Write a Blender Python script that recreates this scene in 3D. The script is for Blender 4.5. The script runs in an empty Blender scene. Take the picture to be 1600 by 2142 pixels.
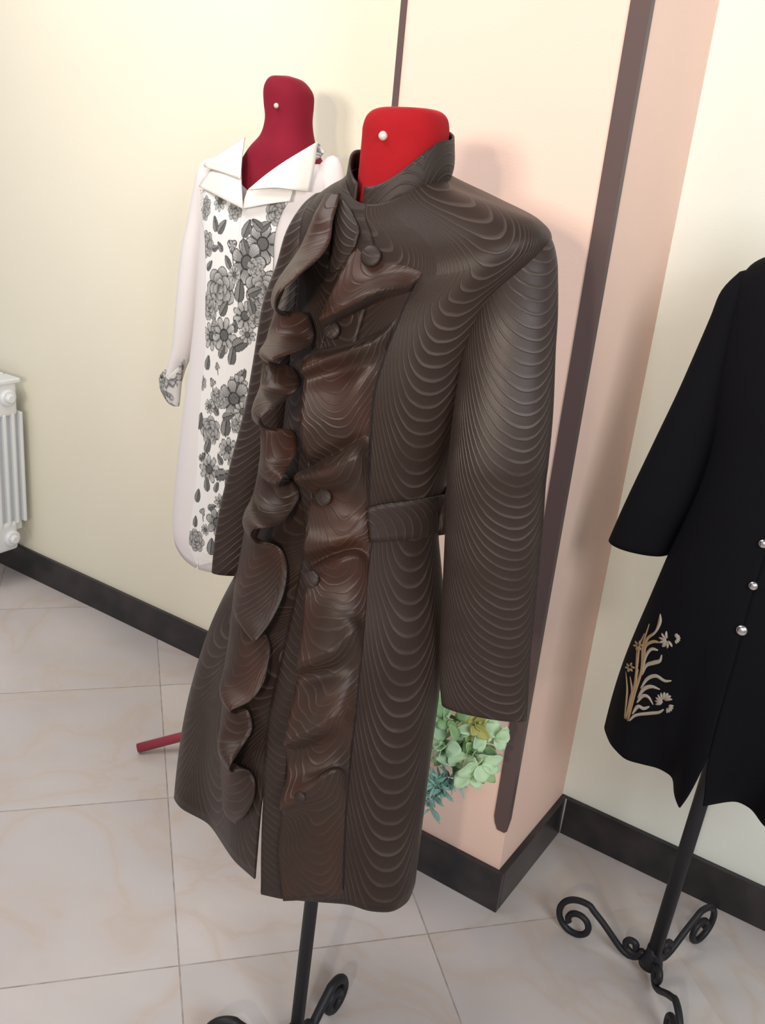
import bpy, math, random
import numpy as np
from mathutils import Vector, Matrix
from mathutils.bvhtree import BVHTree

random.seed(7)
rng = np.random.default_rng(7)
C = bpy.context.scene.collection
PI = math.pi

# ------------------------------------------------------------------ camera
W, HH, FPX = 1600.0, 2142.0, 1985.0
CX, CY = 800.0, 1071.0
EYE = np.array([0.0, 0.0, 1.5])
R = np.array([[0.82527391, 0.5569548, 0.09340412],
              [0.27537883, -0.25248457, -0.92758721],
              [-0.49304105, 0.79123504, -0.36174249]])
cam = bpy.data.cameras.new('camera')
camo = bpy.data.objects.new('camera', cam)
C.objects.link(camo)
cam.sensor_fit = 'VERTICAL'
cam.sensor_height = 24.0
cam.lens = FPX / HH * 24.0
cam.clip_start = 0.02
m = Matrix.Identity(4)
for i in range(3):
    m[i][0] = R[0][i]; m[i][1] = -R[1][i]; m[i][2] = -R[2][i]; m[i][3] = EYE[i]
camo.matrix_world = m
bpy.context.scene.camera = camo

# ------------------------------------------------------------------ world, lights, exposure
sc = bpy.context.scene
sc.view_settings.view_transform = 'Standard'
sc.view_settings.look = 'None'
sc.view_settings.exposure = 0.0
sc.view_settings.gamma = 1.0
sc.view_settings.use_curve_mapping = False
wd = bpy.data.worlds.new('world'); sc.world = wd; wd.use_nodes = True
wd.node_tree.nodes['Background'].inputs[0].default_value = (0.90, 0.90, 1.0, 1)
wd.node_tree.nodes['Background'].inputs[1].default_value = 0.30


def area(name, loc, target, sx, sy, power, col, spread=PI):
    l = bpy.data.lights.new(name, 'AREA'); l.shape = 'RECTANGLE'; l.size = sx; l.size_y = sy
    l.energy = power; l.color = col; l.spread = spread
    o = bpy.data.objects.new(name, l); C.objects.link(o)
    o.location = loc
    o.rotation_euler = (Vector(target) - Vector(loc)).to_track_quat('-Z', 'Y').to_euler()
    return o


area('lamp_key', (0.1, -1.1, 1.70), (-1.0, 1.7, 1.3), 0.07, 0.07, 15.0, (1.0, 0.82, 0.62))
area('window_light', (1.9, -0.6, 2.5), (-0.5, 1.7, 1.4), 1.2, 1.1, 62.0, (0.93, 0.97, 1.0))
area('upper_wall_washer', (0.45, -3.4, 1.8), (-1.5, 1.86, 3.0), 0.6, 0.45, 26.0, (1.0, 0.87, 0.77), math.radians(66))  # added washer lamp aimed high to brighten the upper walls, not a window
area('ceiling_light', (-1.8, 0.4, 2.80), (-1.5, 0.8, 0.0), 1.8, 1.0, 38.0, (1.0, 0.96, 0.91))


# ------------------------------------------------------------------ pixel <-> space helpers
def ray(px, py):
    return R.T @ np.array([(px - CX) / FPX, (py - CY) / FPX, 1.0])


def at_z(px, py, z):
    r = ray(px, py); return EYE + r * ((z - EYE[2]) / r[2])


def at_y(px, py, y):
    r = ray(px, py); return EYE + r * (y / r[1])


def on(bvh, px, py, off=0.0):
    """Point on the surface seen at this pixel, lifted by off."""
    r = ray(px, py); L = np.linalg.norm(r); d = r / L
    h = bvh.ray_cast(Vector(EYE), Vector(d))
    if h[0] is None:
        return None
    n = np.array(h[1]); c = abs(float(n @ d)); c = max(c, 0.35)
    return EYE + d * (h[3] - off / c)


def on_safe(bvh, px, py, off=0.0, toward=(0.0, 0.0)):
    for k in range(60):
        p = on(bvh, px + toward[0] * k, py + toward[1] * k, off)
        if p is not None:
            if k == 0:
                return p
            d = ray(px, py); q = EYE + d * (np.linalg.norm(p - EYE) / np.linalg.norm(d))
            return q
    r = ray(px, py)
    return EYE + r * 1.2


# ------------------------------------------------------------------ object helpers
def link(name, me, mat, parent=None):
    o = bpy.data.objects.new(name, me); C.objects.link(o)
    if mat is not None:
        me.materials.append(mat)
    if parent is not None:
        o.parent = parent
    return o


def mesh_from(verts, faces, smooth=True, uvs=None, name='mesh'):
    me = bpy.data.meshes.new(name)
    me.from_pydata([tuple(map(float, v)) for v in verts], [], faces)
    if uvs is not None:
        lay = me.uv_layers.new(name='UVMap')
        li = np.zeros(len(me.loops), dtype=np.int32)
        me.loops.foreach_get('vertex_index', li)
        uv = np.asarray(uvs, dtype=np.float32)[li]
        lay.data.foreach_set('uv', uv.ravel())
    if smooth:
        me.polygons.foreach_set('use_smooth', [True] * len(me.polygons))
    me.update()
    return me


def grid(P, UV=None, close=False, smooth=True, flip=False):
    """P: rows x cols x 3."""
    P = np.asarray(P); n, k = P.shape[:2]
    f = []
    kk = k if close else k - 1
    for i in range(n - 1):
        for j in range(kk):
            a = i * k + j; b = i * k + (j + 1) % k; c = (i + 1) * k + (j + 1) % k; d = (i + 1) * k + j
            f.append((a, d, c, b) if flip else (a, b, c, d))
    return mesh_from(P.reshape(-1, 3), f, smooth, None if UV is None else np.asarray(UV).reshape(-1, 2))


def cr(P, n):
    """Centripetal-ish Catmull-Rom resample of rows along axis 0, n steps per span (end points doubled)."""
    P = np.asarray(P, dtype=float)
    if len(P) < 3:
        t = np.linspace(0, 1, n * (len(P) - 1) + 1)
        t = t.reshape((-1,) + (1,) * (P.ndim - 1))
        return P[0] * (1 - t) + P[-1] * t
    Q = np.concatenate([[2 * P[0] - P[1]], P, [2 * P[-1] - P[-2]]])
    out = []
    for i in range(1, len(Q) - 2):
        for s in range(n):
            t = s / n
            out.append(0.5 * ((2 * Q[i]) + (-Q[i - 1] + Q[i + 1]) * t + (2 * Q[i - 1] - 5 * Q[i] + 4 * Q[i + 1] - Q[i + 2]) * t * t
                              + (-Q[i - 1] + 3 * Q[i] - 3 * Q[i + 1] + Q[i + 2]) * t ** 3))
    out.append(P[-1])
    return np.array(out)


def solid(o, th, off=0.0):
    md = o.modifiers.new('thickness', 'SOLIDIFY'); md.thickness = th; md.offset = off
    return o


def box(lo, hi, bevel=0.0):
    import bmesh
    bm = bmesh.new()
    bmesh.ops.create_cube(bm, size=1.0)
    for v in bm.verts:
        v.co = Vector([lo[i] + (v.co[i] + 0.5) * (hi[i] - lo[i]) for i in range(3)])
    if bevel:
        bmesh.ops.bevel(bm, geom=bm.edges[:], offset=bevel, segments=3, affect='EDGES', profile=0.5)
    me = bpy.data.meshes.new('box'); bm.to_mesh(me); bm.free()
    return me


def tube_vf(pts, rad, seg=12, base=0, flat=1.0):
    pts = np.asarray(pts, float); n = len(pts)
    rad = np.full(n, rad) if np.isscalar(rad) else np.asarray(rad)
    V = []; F = []
    T = np.gradient(pts, axis=0); T /= np.linalg.norm(T, axis=1)[:, None] + 1e-12
    u = np.cross(T[0], [0.31, 0.2, 0.93]); u /= np.linalg.norm(u)
    for i in range(n):
        u = u - T[i] * (u @ T[i]); u /= np.linalg.norm(u)
        w = np.cross(T[i], u)
        for s in range(seg):
            a = 2 * PI * s / seg
            V.append(pts[i] + rad[i] * (math.cos(a) * u + math.sin(a) * w * flat))
    for i in range(n - 1):
        for s in range(seg):
            a = base + i * seg + s; b = base + i * seg + (s + 1) % seg
            F.append((a, b, b + seg, a + seg))
    F.append(tuple(base + s for s in range(seg))[::-1])
    F.append(tuple(base + (n - 1) * seg + s for s in range(seg)))
    return V, F


def tube(pts, rad, seg=12, flat=1.0):
    V, F = tube_vf(pts, rad, seg, 0, flat)
    return mesh_from(V, F)


def lathe(profile, center, seg=32, sx=1.0, sy=1.0):
    """profile: list of (r, z)."""
    V = []; F = []
    for r, z in profile:
        for s in range(seg):
            a = 2 * PI * s / seg
            V.append((center[0] + r * sx * math.cos(a), center[1] + r * sy * math.sin(a), center[2] + z))
    for i in range(len(profile) - 1):
        for s in range(seg):
            a = i * seg + s; b = i * seg + (s + 1) % seg
            F.append((a, b, b + seg, a + seg))
    F.append(tuple(range(seg))[::-1])
    F.append(tuple((len(profile) - 1) * seg + s for s in range(seg)))
    return mesh_from(V, F)


def join_vf(parts):
    V = []; F = []
    for v, f in parts:
        b = len(V); V += list(v); F += [tuple(i + b for i in q) for q in f]
    return V, F


def thing(name, label, cat, loc, group=None):
    o = bpy.data.objects.new(name, None); C.objects.link(o)
    o.location = loc; o['label'] = label; o['category'] = cat
    if group: o['group'] = group
    o.empty_display_size = 0.05
    return o


def adopt(o, parent):
    """Parent a mesh built in world coordinates to an empty standing elsewhere."""
    o.parent = parent
    o.matrix_parent_inverse = Matrix.Translation(-Vector(parent.location))
    return o


def struct(name, me, mat):
    o = link(name, me, mat); o['kind'] = 'structure'; return o


# ------------------------------------------------------------------ materials
def mat_new(name, base=(0.5, 0.5, 0.5), rough=0.6, spec=0.5, metal=0.0):
    m = bpy.data.materials.new(name); m.use_nodes = True
    b = m.node_tree.nodes['Principled BSDF']
    b.inputs['Base Color'].default_value = (*base, 1)
    b.inputs['Roughness'].default_value = rough
    b.inputs['Specular IOR Level'].default_value = spec
    b.inputs['Metallic'].default_value = metal
    return m, m.node_tree.nodes, m.node_tree.links, b


def ramp(N, stops):
    r = N.new('ShaderNodeValToRGB'); e = r.color_ramp.elements
    e[0].position, e[0].color = stops[0][0], (*stops[0][1], 1)
    e[1].position, e[1].color = stops[-1][0], (*stops[-1][1], 1)
    for p, c in stops[1:-1]:
        x = e.new(p); x.color = (*c, 1)
    return r


def noise(N, L, vec, scale, detail=4, dist=0.0, rough=0.5):
    n = N.new('ShaderNodeTexNoise'); n.inputs['Scale'].default_value = scale
    n.inputs['Detail'].default_value = detail; n.inputs['Distortion'].default_value = dist
    n.inputs['Roughness'].default_value = rough
    if vec is not None: L.new(vec, n.inputs['Vector'])
    return n


def bump(N, L, h, strength, dist, b):
    x = N.new('ShaderNodeBump'); x.inputs['Strength'].default_value = strength; x.inputs['Distance'].default_value = dist
    L.new(h, x.inputs['Height']); L.new(x.outputs[0], b.inputs['Normal'])
    return x


def mth(N, L, op, a, b=None, c=None):
    x = N.new('ShaderNodeMath'); x.operation = op
    for i, v in enumerate((a, b, c)):
        if v is None: continue
        if isinstance(v, (int, float)): x.inputs[i].default_value = v
        else: L.new(v, x.inputs[i])
    return x.outputs[0]


def mix(N, L, fac, a, b):
    x = N.new('ShaderNodeMix'); x.data_type = 'RGBA'
    if isinstance(fac, (int, float)): x.inputs[0].default_value = fac
    else: L.new(fac, x.inputs[0])
    for i, v in ((6, a), (7, b)):
        if isinstance(v, tuple): x.inputs[i].default_value = (*v, 1)
        else: L.new(v, x.inputs[i])
    return x.outputs[2]


def wall_mat(name, col, rough=0.75):
    m, N, L, b = mat_new(name, col, rough, 0.25)
    g = N.new('ShaderNodeNewGeometry')
    n = noise(N, L, g.outputs['Position'], 3.0, 3)
    c = mix(N, L, n.outputs[0], tuple(x * 0.97 for x in col), tuple(min(1, x * 1.03) for x in col))
    L.new(c, b.inputs['Base Color'])
    n2 = noise(N, L, g.outputs['Position'], 260.0, 2)
    bump(N, L, n2.outputs[0], 0.12, 0.002, b)
    return m


M_wall_l = wall_mat('cream_wall_paint', (0.785, 0.755, 0.625))
M_col = wall_mat('peach_column_paint', (0.83, 0.60, 0.50))
M_wall_r = wall_mat('pale_wall_paint', (0.80, 0.84, 0.77))


def floor_mat():
    m, N, L, b = mat_new('marble_tile', (0.6, 0.55, 0.53), 0.28, 0.45)
    g = N.new('ShaderNodeNewGeometry')
    mp = N.new('ShaderNodeMapping'); mp.vector_type = 'TEXTURE'
    mp.inputs['Location'].default_value = (-0.978, 1.002, 0)
    mp.inputs['Rotation'].default_value = (0, 0, math.radians(48.3))
    mp.inputs['Scale'].default_value = (0.5, 0.5, 0.5)
    L.new(g.outputs['Position'], mp.inputs['Vector'])
    s = N.new('ShaderNodeSeparateXYZ'); L.new(mp.outputs[0], s.inputs[0])
    d = []
    for i in (0, 1):
        fr = mth(N, L, 'FRACT', s.outputs[i])
        d.append(mth(N, L, 'SUBTRACT', 0.5, mth(N, L, 'ABSOLUTE', mth(N, L, 'SUBTRACT', fr, 0.5))))
    e = mth(N, L, 'MINIMUM', d[0], d[1])
    gr = mth(N, L, 'LESS_THAN', e, 0.0032)
    fl = N.new('ShaderNodeVectorMath'); fl.operation = 'FLOOR'; L.new(mp.outputs[0], fl.inputs[0])
    wn = N.new('ShaderNodeTexWhiteNoise'); L.new(fl.outputs[0], wn.inputs['Vector'])
    off = N.new('ShaderNodeVectorMath'); off.operation = 'MULTIPLY_ADD'
    L.new(wn.outputs['Color'], off.inputs[0]); off.inputs[1].default_value = (7, 7, 7); L.new(g.outputs['Position'], off.inputs[2])
    n1 = noise(N, L, off.outputs[0], 2.6, 6, 1.4)
    v1 = mth(N, L, 'ABSOLUTE', mth(N, L, 'SUBTRACT', n1.outputs[0], 0.5))
    vr = ramp(N, [(0.0, (1, 1, 1)), (0.035, (0.35, 0.35, 0.35)), (0.1, (0, 0, 0))]); L.new(v1, vr.inputs[0])
    n2 = noise(N, L, off.outputs[0], 1.3, 4, 0.5)
    r2 = ramp(N, [(0.35, (0.50, 0.470, 0.475)), (0.62, (0.60, 0.555, 0.54))]); L.new(n2.outputs[0], r2.inputs[0])
    c1 = mix(N, L, mth(N, L, 'MULTIPLY', vr.outputs[0], 0.38), r2.outputs[0], (0.50, 0.37, 0.26))
    n3 = noise(N, L, g.outputs['Position'], 9.0, 5)
    c2 = mix(N, L, mth(N, L, 'MULTIPLY', n3.outputs[0], 0.3), c1, (0.46, 0.43, 0.42))
    gn = noise(N, L, g.outputs['Position'], 30.0, 3)
    gp = N.new('ShaderNodeSeparateXYZ'); L.new(g.outputs['Position'], gp.inputs[0])
    mr = N.new('ShaderNodeMapRange'); mr.inputs[1].default_value = -0.54; mr.inputs[2].default_value = -0.36; mr.inputs[3].default_value = 1.15; mr.inputs[4].default_value = 0.12
    L.new(gp.outputs[0], mr.inputs[0])   # cleaner grout towards the far corner
    grm = mth(N, L, 'MULTIPLY', gr, mth(N, L, 'MULTIPLY', gn.outputs[0], mr.outputs[0]))
    c3 = mix(N, L, grm, c2, (0.20, 0.165, 0.14))
    L.new(c3, b.inputs['Base Color'])
    rr = mth(N, L, 'MULTIPLY_ADD', gr, 0.4, 0.24); L.new(rr, b.inputs['Roughness'])
    return m


M_floor = floor_mat()


def skirting_mat():
    m, N, L, b = mat_new('dark_stone_skirting', (0.045, 0.042, 0.045), 0.32, 0.4)
    g = N.new('ShaderNodeNewGeometry')
    n = noise(N, L, g.outputs['Position'], 14.0, 5)
    r = ramp(N, [(0.3, (0.014, 0.014, 0.017)), (0.7, (0.042, 0.036, 0.036))]); L.new(n.outputs[0], r.inputs[0])
    L.new(r.outputs[0], b.inputs['Base Color'])
    return m


M_skirt = skirting_mat()
M_joint = mat_new('pale_joint', (0.35, 0.33, 0.33), 0.8, 0.2)[0]
M_guard = mat_new('brown_corner_guard', (0.105, 0.070, 0.066), 0.42, 0.4)[0]
M_guard_edge = mat_new('guard_cut_edge', (0.20, 0.14, 0.12), 0.6, 0.3)[0]


def brown_mat(name, A=0.075, period=0.135, lam=0.017, warp=0.0, wscale=9.0, base=(0.0230, 0.0135, 0.0105), line=(0.088, 0.070, 0.060), rough=0.42, red=0.0, power=1.6, spec=0.32, grow=False):
    m, N, L, b = mat_new(name, base, rough, spec)
    uv = N.new('ShaderNodeUVMap'); uv.uv_map = 'UVMap'
    nz = noise(N, L, uv.outputs[0], wscale, 2)
    nf = noise(N, L, uv.outputs[0], 26.0, 2)
    s = N.new('ShaderNodeSeparateXYZ'); L.new(uv.outputs[0], s.inputs[0])
    U, V = s.outputs[0], s.outputs[1]
    if warp:
        U = mth(N, L, 'MULTIPLY_ADD', mth(N, L, 'SUBTRACT', nz.outputs[0], 0.5), warp, U)
    f = mth(N, L, 'FRACT', mth(N, L, 'DIVIDE', U, period))
    x = mth(N, L, 'ABSOLUTE', mth(N, L, 'MULTIPLY_ADD', f, 2.0, -1.0))
    arc = mth(N, L, 'MULTIPLY', mth(N, L, 'POWER', x, power + 0.5), A)
    ph = mth(N, L, 'SUBTRACT', V, arc)
    ph = mth(N, L, 'MULTIPLY_ADD', mth(N, L, 'SUBTRACT', nf.outputs[0], 0.5), 0.006, ph)
    if warp:
        ph = mth(N, L, 'MULTIPLY_ADD', mth(N, L, 'SUBTRACT', nz.outputs[0], 0.5), warp * 1.6, ph)
    if grow:   # the scallops open out towards the hem
        t = mth(N, L, 'FRACT', mth(N, L, 'MULTIPLY', mth(N, L, 'LOGARITHM', mth(N, L, 'MULTIPLY_ADD', ph, -0.0143, 0.0352), math.e), -1 / 0.0143))
    else:
        t = mth(N, L, 'FRACT', mth(N, L, 'DIVIDE', ph, lam))
    # thread ridge: thin bright crest, shallow shoulder
    pr = ramp(N, [(0.0, (0, 0, 0)), (0.08, (1, 1, 1)), (0.17, (0.8, 0.8, 0.8)), (0.32, (0.15, 0.15, 0.15)), (1.0, (0, 0, 0))])
    L.new(t, pr.inputs[0])
    vis = noise(N, L, uv.outputs[0], 11.0, 3)
    vr = ramp(N, [(0.32, (0.15, 0.15, 0.15)), (0.62, (1, 1, 1))]); L.new(vis.outputs[0], vr.inputs[0])
    hgt = mth(N, L, 'MULTIPLY', pr.outputs[0], vr.outputs[0])
    fine = N.new('ShaderNodeTexWave'); fine.inputs['Scale'].default_value = 220; fine.inputs['Distortion'].default_value = 3
    L.new(uv.outputs[0], fine.inputs['Vector'])
    cb = mix(N, L, mth(N, L, 'MULTIPLY', fine.outputs[0], 0.5), base, tuple(c * 1.5 for c in base))
    if red:
        rn = noise(N, L, uv.outputs[0], 7.0, 3)
        rr = ramp(N, [(0.40, (0, 0, 0)), (0.68, (1, 1, 1))]); L.new(rn.outputs[0], rr.inputs[0])
        cb = mix(N, L, mth(N, L, 'MULTIPLY', rr.outputs[0], red), cb, (0.062, 0.019, 0.009))
    cc = mix(N, L, mth(N, L, 'MULTIPLY', hgt, 0.75), cb, line)
    L.new(cc, b.inputs['Base Color'])
    b.inputs['Sheen Weight'].default_value = 0.03
    b.inputs['Sheen Roughness'].default_value = 0.4
    b.inputs['Sheen Tint'].default_value = (0.9, 0.8, 0.75, 1)
    h2 = mth(N, L, 'MULTIPLY_ADD', fine.outputs[0], 0.06, hgt)
    bump(N, L, h2, 0.6, 0.0015, b)
    return m


M_brown = brown_mat('brown_scallop_jacquard', A=0.16, period=0.135, lam=0.0185, power=2.0, spec=0.22, grow=True)
M_brown_sleeve = brown_mat('brown_scallop_jacquard_sleeve', A=0.21, period=0.185, lam=0.0150, power=1.7)
M_brown_ruffle = brown_mat('brown_jacquard_ruffle', A=0.08, period=0.11, lam=0.0175, warp=0.07, wscale=7.0, red=0.6, base=(0.026, 0.014, 0.010), line=(0.060, 0.043, 0.035), rough=0.41)
M_brown_plain = brown_mat('brown_jacquard_band', A=0.03, period=0.09, lam=0.013, line=(0.045, 0.036, 0.030), rough=0.5)
M_brown_lining = mat_new('dark_lining', (0.012, 0.009, 0.010), 0.6, 0.3)[0]


def velvet(name, c1, c2):
    m, N, L, b = mat_new(name, c1, 0.85, 0.15)
    g = N.new('ShaderNodeNewGeometry')
    n = noise(N, L, g.outputs['Position'], 16.0, 4)
    L.new(mix(N, L, n.outputs[0], c1, c2), b.inputs['Base Color'])
    b.inputs['Sheen Weight'].default_value = 0.5; b.inputs['Sheen Roughness'].default_value = 0.35
    b.inputs['Sheen Tint'].default_value = (*[min(1, x * 2.2 + 0.1) for x in c2], 1)
    n2 = noise(N, L, g.outputs['Position'], 900.0, 2)
    bump(N, L, n2.outputs[0], 0.3, 0.001, b)
    return m


M_red = velvet('bright_red_velvet', (0.27, 0.006, 0.010), (0.38, 0.010, 0.015))
M_crimson = velvet('crimson_velvet', (0.17, 0.008, 0.020), (0.24, 0.012, 0.030))
M_pearl = mat_new('pearl_pin', (0.75, 0.70, 0.62), 0.2, 0.7, 0.25)[0]
M_iron = mat_new('black_iron', (0.012, 0.012, 0.016), 0.5, 0.35)[0]
M_redtube = mat_new('red_metal_tube', (0.30, 0.035, 0.06), 0.35, 0.5)[0]
M_white = mat_new('white_cotton', (0.72, 0.69, 0.69), 0.85, 0.2)[0]
M_white2 = mat_new('white_collar_cotton', (0.77, 0.76, 0.71), 0.8, 0.2)[0]


def black_mat():
    m, N, L, b = mat_new('black_wool', (0.0035, 0.0035, 0.0055), 0.85, 0.12)
    g = N.new('ShaderNodeNewGeometry')
    n = noise(N, L, g.outputs['Position'], 500.0, 2)
    bump(N, L, n.outputs[0], 0.25, 0.001, b)
    b.inputs['Sheen Weight'].default_value = 0.0; b.inputs['Sheen Roughness'].default_value = 0.5
    return m


M_black = black_mat()
M_silver = mat_new('silver_button', (0.62, 0.60, 0.60), 0.22, 0.6, 1.0)[0]
M_gold = mat_new('gold_thread', (0.30, 0.20, 0.11), 0.45, 0.5)[0]
M_goldpale = mat_new('pale_grey_thread', (0.33, 0.29, 0.24), 0.45, 0.5)[0]
M_rad = mat_new('white_radiator_enamel', (0.70, 0.73, 0.74), 0.3, 0.5)[0]


def print_mat():
    m, N, L, b = mat_new('floral_print_cotton', (0.8, 0.8, 0.8), 0.85, 0.2)
    a = N.new('ShaderNodeVertexColor'); a.layer_name = 'print'
    L.new(a.outputs[0], b.inputs['Base Color'])
    return m


M_print = print_mat()


def cuffprint_mat():
    m, N, L, b = mat_new('floral_cuff_cotton', (0.8, 0.8, 0.8), 0.85, 0.2)
    g = N.new('ShaderNodeNewGeometry')
    n = noise(N, L, g.outputs['Position'], 38.0, 2, 0.8)
    r = ramp(N, [(0.40, (0.50, 0.50, 0.49)), (0.47, (0.12, 0.12, 0.12)), (0.52, (0.24, 0.24, 0.24)), (0.60, (0.66, 0.66, 0.64))]); L.new(n.outputs[0], r.inputs[0])
    L.new(r.outputs[0], b.inputs['Base Color'])
    return m


M_cuff = cuffprint_mat()


def leaf_mat(name, c1, c2):
    m, N, L, b = mat_new(name, c1, 0.5, 0.3)
    g = N.new('ShaderNodeNewGeometry')
    n = noise(N, L, g.outputs['Position'], 22.0, 3)
    L.new(mix(N, L, n.outputs[0], c1, c2), b.inputs['Base Color'])
    b.inputs['Subsurface Weight'].default_value = 0.1
    b.inputs['Subsurface Radius'].default_value = (0.01, 0.02, 0.01)
    return m


M_leaf = leaf_mat('light_green_leaf', (0.16, 0.33, 0.11), (0.42, 0.62, 0.34))
M_petal = leaf_mat('pale_green_petal', (0.36, 0.58, 0.34), (0.62, 0.78, 0.55))
M_olive = leaf_mat('olive_flower', (0.34, 0.36, 0.10), (0.45, 0.42, 0.14))
M_fern = leaf_mat('bluish_fern', (0.16, 0.34, 0.29), (0.40, 0.62, 0.52))
M_stem = mat_new('brown_green_stem', (0.10, 0.12, 0.05), 0.7, 0.3)[0]
M_pot = mat_new('grey_glazed_pot', (0.30, 0.28, 0.26), 0.4, 0.4)[0]
M_soil = mat_new('dark_soil', (0.03, 0.022, 0.015), 0.95, 0.1)[0]

# ------------------------------------------------------------------ room
WY, FY = 1.86, 1.53          # wall plane, column front
XL, XR = -1.015, -0.576      # column sides
ZT = 2.9
struct('floor', box((-4.5, -2.6, -0.05), (2.8, 2.0, 0.0)), M_floor)
struct('wall_left', box((-4.5, WY, 0), (XL, WY + 0.12, ZT)), M_wall_l)
struct('wall_right', box((XR, WY, 0), (2.8, WY + 0.12, ZT)), M_wall_r)
struct('wall_column', box((XL, FY, 0), (XR, WY + 0.12, ZT)), M_col)
bb = 0.014
struct('baseboard_left', box((-4.5, WY - bb, 0), (XL, WY, 0.1), 0.002), M_skirt)
struct('baseboard_right', box((XR + bb, WY - bb, 0), (2.8, WY, 0.1), 0.002), M_skirt)
struct('baseboard_column_front', box((XL - bb, FY - bb, 0), (XR + bb, FY, 0.1), 0.002), M_skirt)
struct('baseboard_column_side', box((XR, FY, 0), (XR + bb, WY, 0.1), 0.002), M_skirt)
struct('baseboard_column_far_side', box((XL - bb, FY, 0), (XL, WY - bb, 0.1), 0.002), M_skirt)
struct('trim_3', tube([(XR + bb + 0.001, WY - bb - 0.001, 0.004), (XR + bb + 0.001, WY - bb - 0.001, 0.1)], 0.0022, 8), M_joint)


def prism(poly, a, b):
    """Prism between two parallel copies of an outline; a and b map (u, v) to space."""
    n = len(poly); V = [a(*p) for p in poly] + [b(*p) for p in poly]
    F = [tuple(range(n)), tuple(range(2 * n - 1, n - 1, -1))] + [(i, (i + 1) % n, n + (i + 1) % n, n + i) for i in range(n)]
    return V, F


def guard(x0, sgn, w, ws, zlo, name):
    """L-shaped corner strip with a rounded lower tip."""
    t = 0.003
    lo = [(0.0, zlo + 0.030), (0.12, zlo + 0.014), (0.35, zlo), (0.85, zlo), (1.0, zlo + 0.006)]
    A_ = [(x0 + sgn * t - sgn * (w + t) * (1 - q), z) for q, z in lo] + [(x0 + sgn * t, 2.88), (x0 - sgn * w, 2.88)]
    p1 = prism(A_, lambda u, v: (u, FY - t, v), lambda u, v: (u, FY, v))
    B_ = [(FY, zlo + 0.006), (FY + ws, zlo + 0.030), (FY + ws, 2.88), (FY, 2.88)]
    p2 = prism(B_, lambda u, v: (x0 + sgn * 0.0002, u, v), lambda u, v: (x0 + sgn * t, u, v))
    V, F = join_vf([p1, p2])
    return struct(name, mesh_from(V, F, False), M_guard)


guard(XR, 1, 0.030, 0.012, 0.196, 'trim_1')
guard(XL, -1, 0.009, 0.012, 0.188, 'trim_2')


# ------------------------------------------------------------------ garment bodies
def spow(v, e):
    return math.copysign(abs(v) ** e, v)


class Body:
    """Closed-around garment shell: rings of (cx, cy, aL, aR, bF, bB, zF, zS, zB), top to bottom; below zblend the
    plan runs over into the hem plan curve. theta 0 is the front opening, +theta goes towards +X."""
    def __init__(self, rings, hem, zblend, zslit, hemz, n=220, sub=7, ex=0.92, wpow=1.2, hole=0.0):
        K = cr(np.array(rings, float), sub)
        th = np.linspace(0, 1, n)
        ht = np.array([h[0] for h in hem]); hp = np.array([[h[1], h[2]] for h in hem])
        hx = np.interp(th, ht, hp[:, 0]); hy = np.interp(th, ht, hp[:, 1])
        k = np.array([1, 2, 3, 4, 3, 2, 1.0]); k /= k.sum()
        def sm(a):
            p = np.concatenate([[a[0]] * 3, a, [a[-1]] * 3]); return np.convolve(p, k, 'valid')
        hx, hy = sm(sm(hx)), sm(sm(hy))
        rows = []
        for r in K:
            cx, cy, aL, aR, bF, bB, zF, zS, zB = r
            row = []
            for i, t in enumerate(th):
                a = 2 * PI * t
                s, c = math.sin(a), math.cos(a)
                x = cx + (aR if s > 0 else aL) * spow(s, ex)
                y = cy - (bF if c > 0 else bB) * spow(c, ex)
                z = (zF if c > 0 else zB) * c * c + zS * s * s
                w = 0.0
                if z < zblend:
                    w = min(1.0, ((zblend - z) / (zblend - hemz)) ** wpow)
                x = x * (1 - w) + hx[i] * w; y = y * (1 - w) + hy[i] * w
                if w > 0:
                    g = 0.0 if z > zslit else min(1.0, (zslit - z) / (zslit - hemz))
                    q = max(0.0, (t - 0.93) / 0.07)
                    x += (1 - g) * w * (hx[0] - hx[-1]) * q; y += (1 - g) * w * (hy[0] - hy[-1]) * q
                row.append((x, y, z))
            rows.append(row)
        self.P = np.array(rows); self.th = th
        self.bvh = BVHTree.FromPolygons([tuple(v) for v in self.P.reshape(-1, 3)],
                                        [(i * n + j, i * n + j + 1, (i + 1) * n + j + 1, (i + 1) * n + j) for i in range(len(rows) - 1) for j in range(n - 1)])
        self.n = n

    def theta(self, p):
        h = self.bvh.find_nearest(Vector(p)); j = h[2] % (self.n - 1)
        return self.th[j]

    def mesh(self, seam=None):
        P = self.P
        per = np.linalg.norm(np.diff(P, axis=1), axis=2)
        arc = np.concatenate([np.zeros((len(P), 1)), np.cumsum(per, 1)], 1)
        UV = np.zeros(P.shape[:2] + (2,))
        for i in range(len(P)):
            z = P[i, :, 2]
            u = arc[i]
            if seam is not None:
                t0 = np.interp(z.mean(), seam[0], seam[1])
                u = u - np.interp(t0, self.th, arc[i])
            UV[i, :, 0] = u; UV[i, :, 1] = z
        return grid(P, UV, flip=True)


def strip_from(bvh, L, Rr, off, cols, toward=(0, 0), sub=4):
    """Surface patch between two traced lines lying on a body."""
    L = cr(np.array(L, float), sub); Rr = cr(np.array(Rr, float), sub)
    k = max(len(L), len(Rr))
    def res(A):
        t = np.linspace(0, 1, len(A)); tt = np.linspace(0, 1, k)
        return np.stack([np.interp(tt, t, A[:, i]) for i in range(A.shape[1])], 1)
    L, Rr = res(L), res(Rr)
    rows = []
    for a, b in zip(L, Rr):
        rows.append([on_safe(bvh, *(a * (1 - s) + b * s)[:2], off, toward) for s in np.linspace(0, 1, cols)])
    return np.array(rows)


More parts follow.
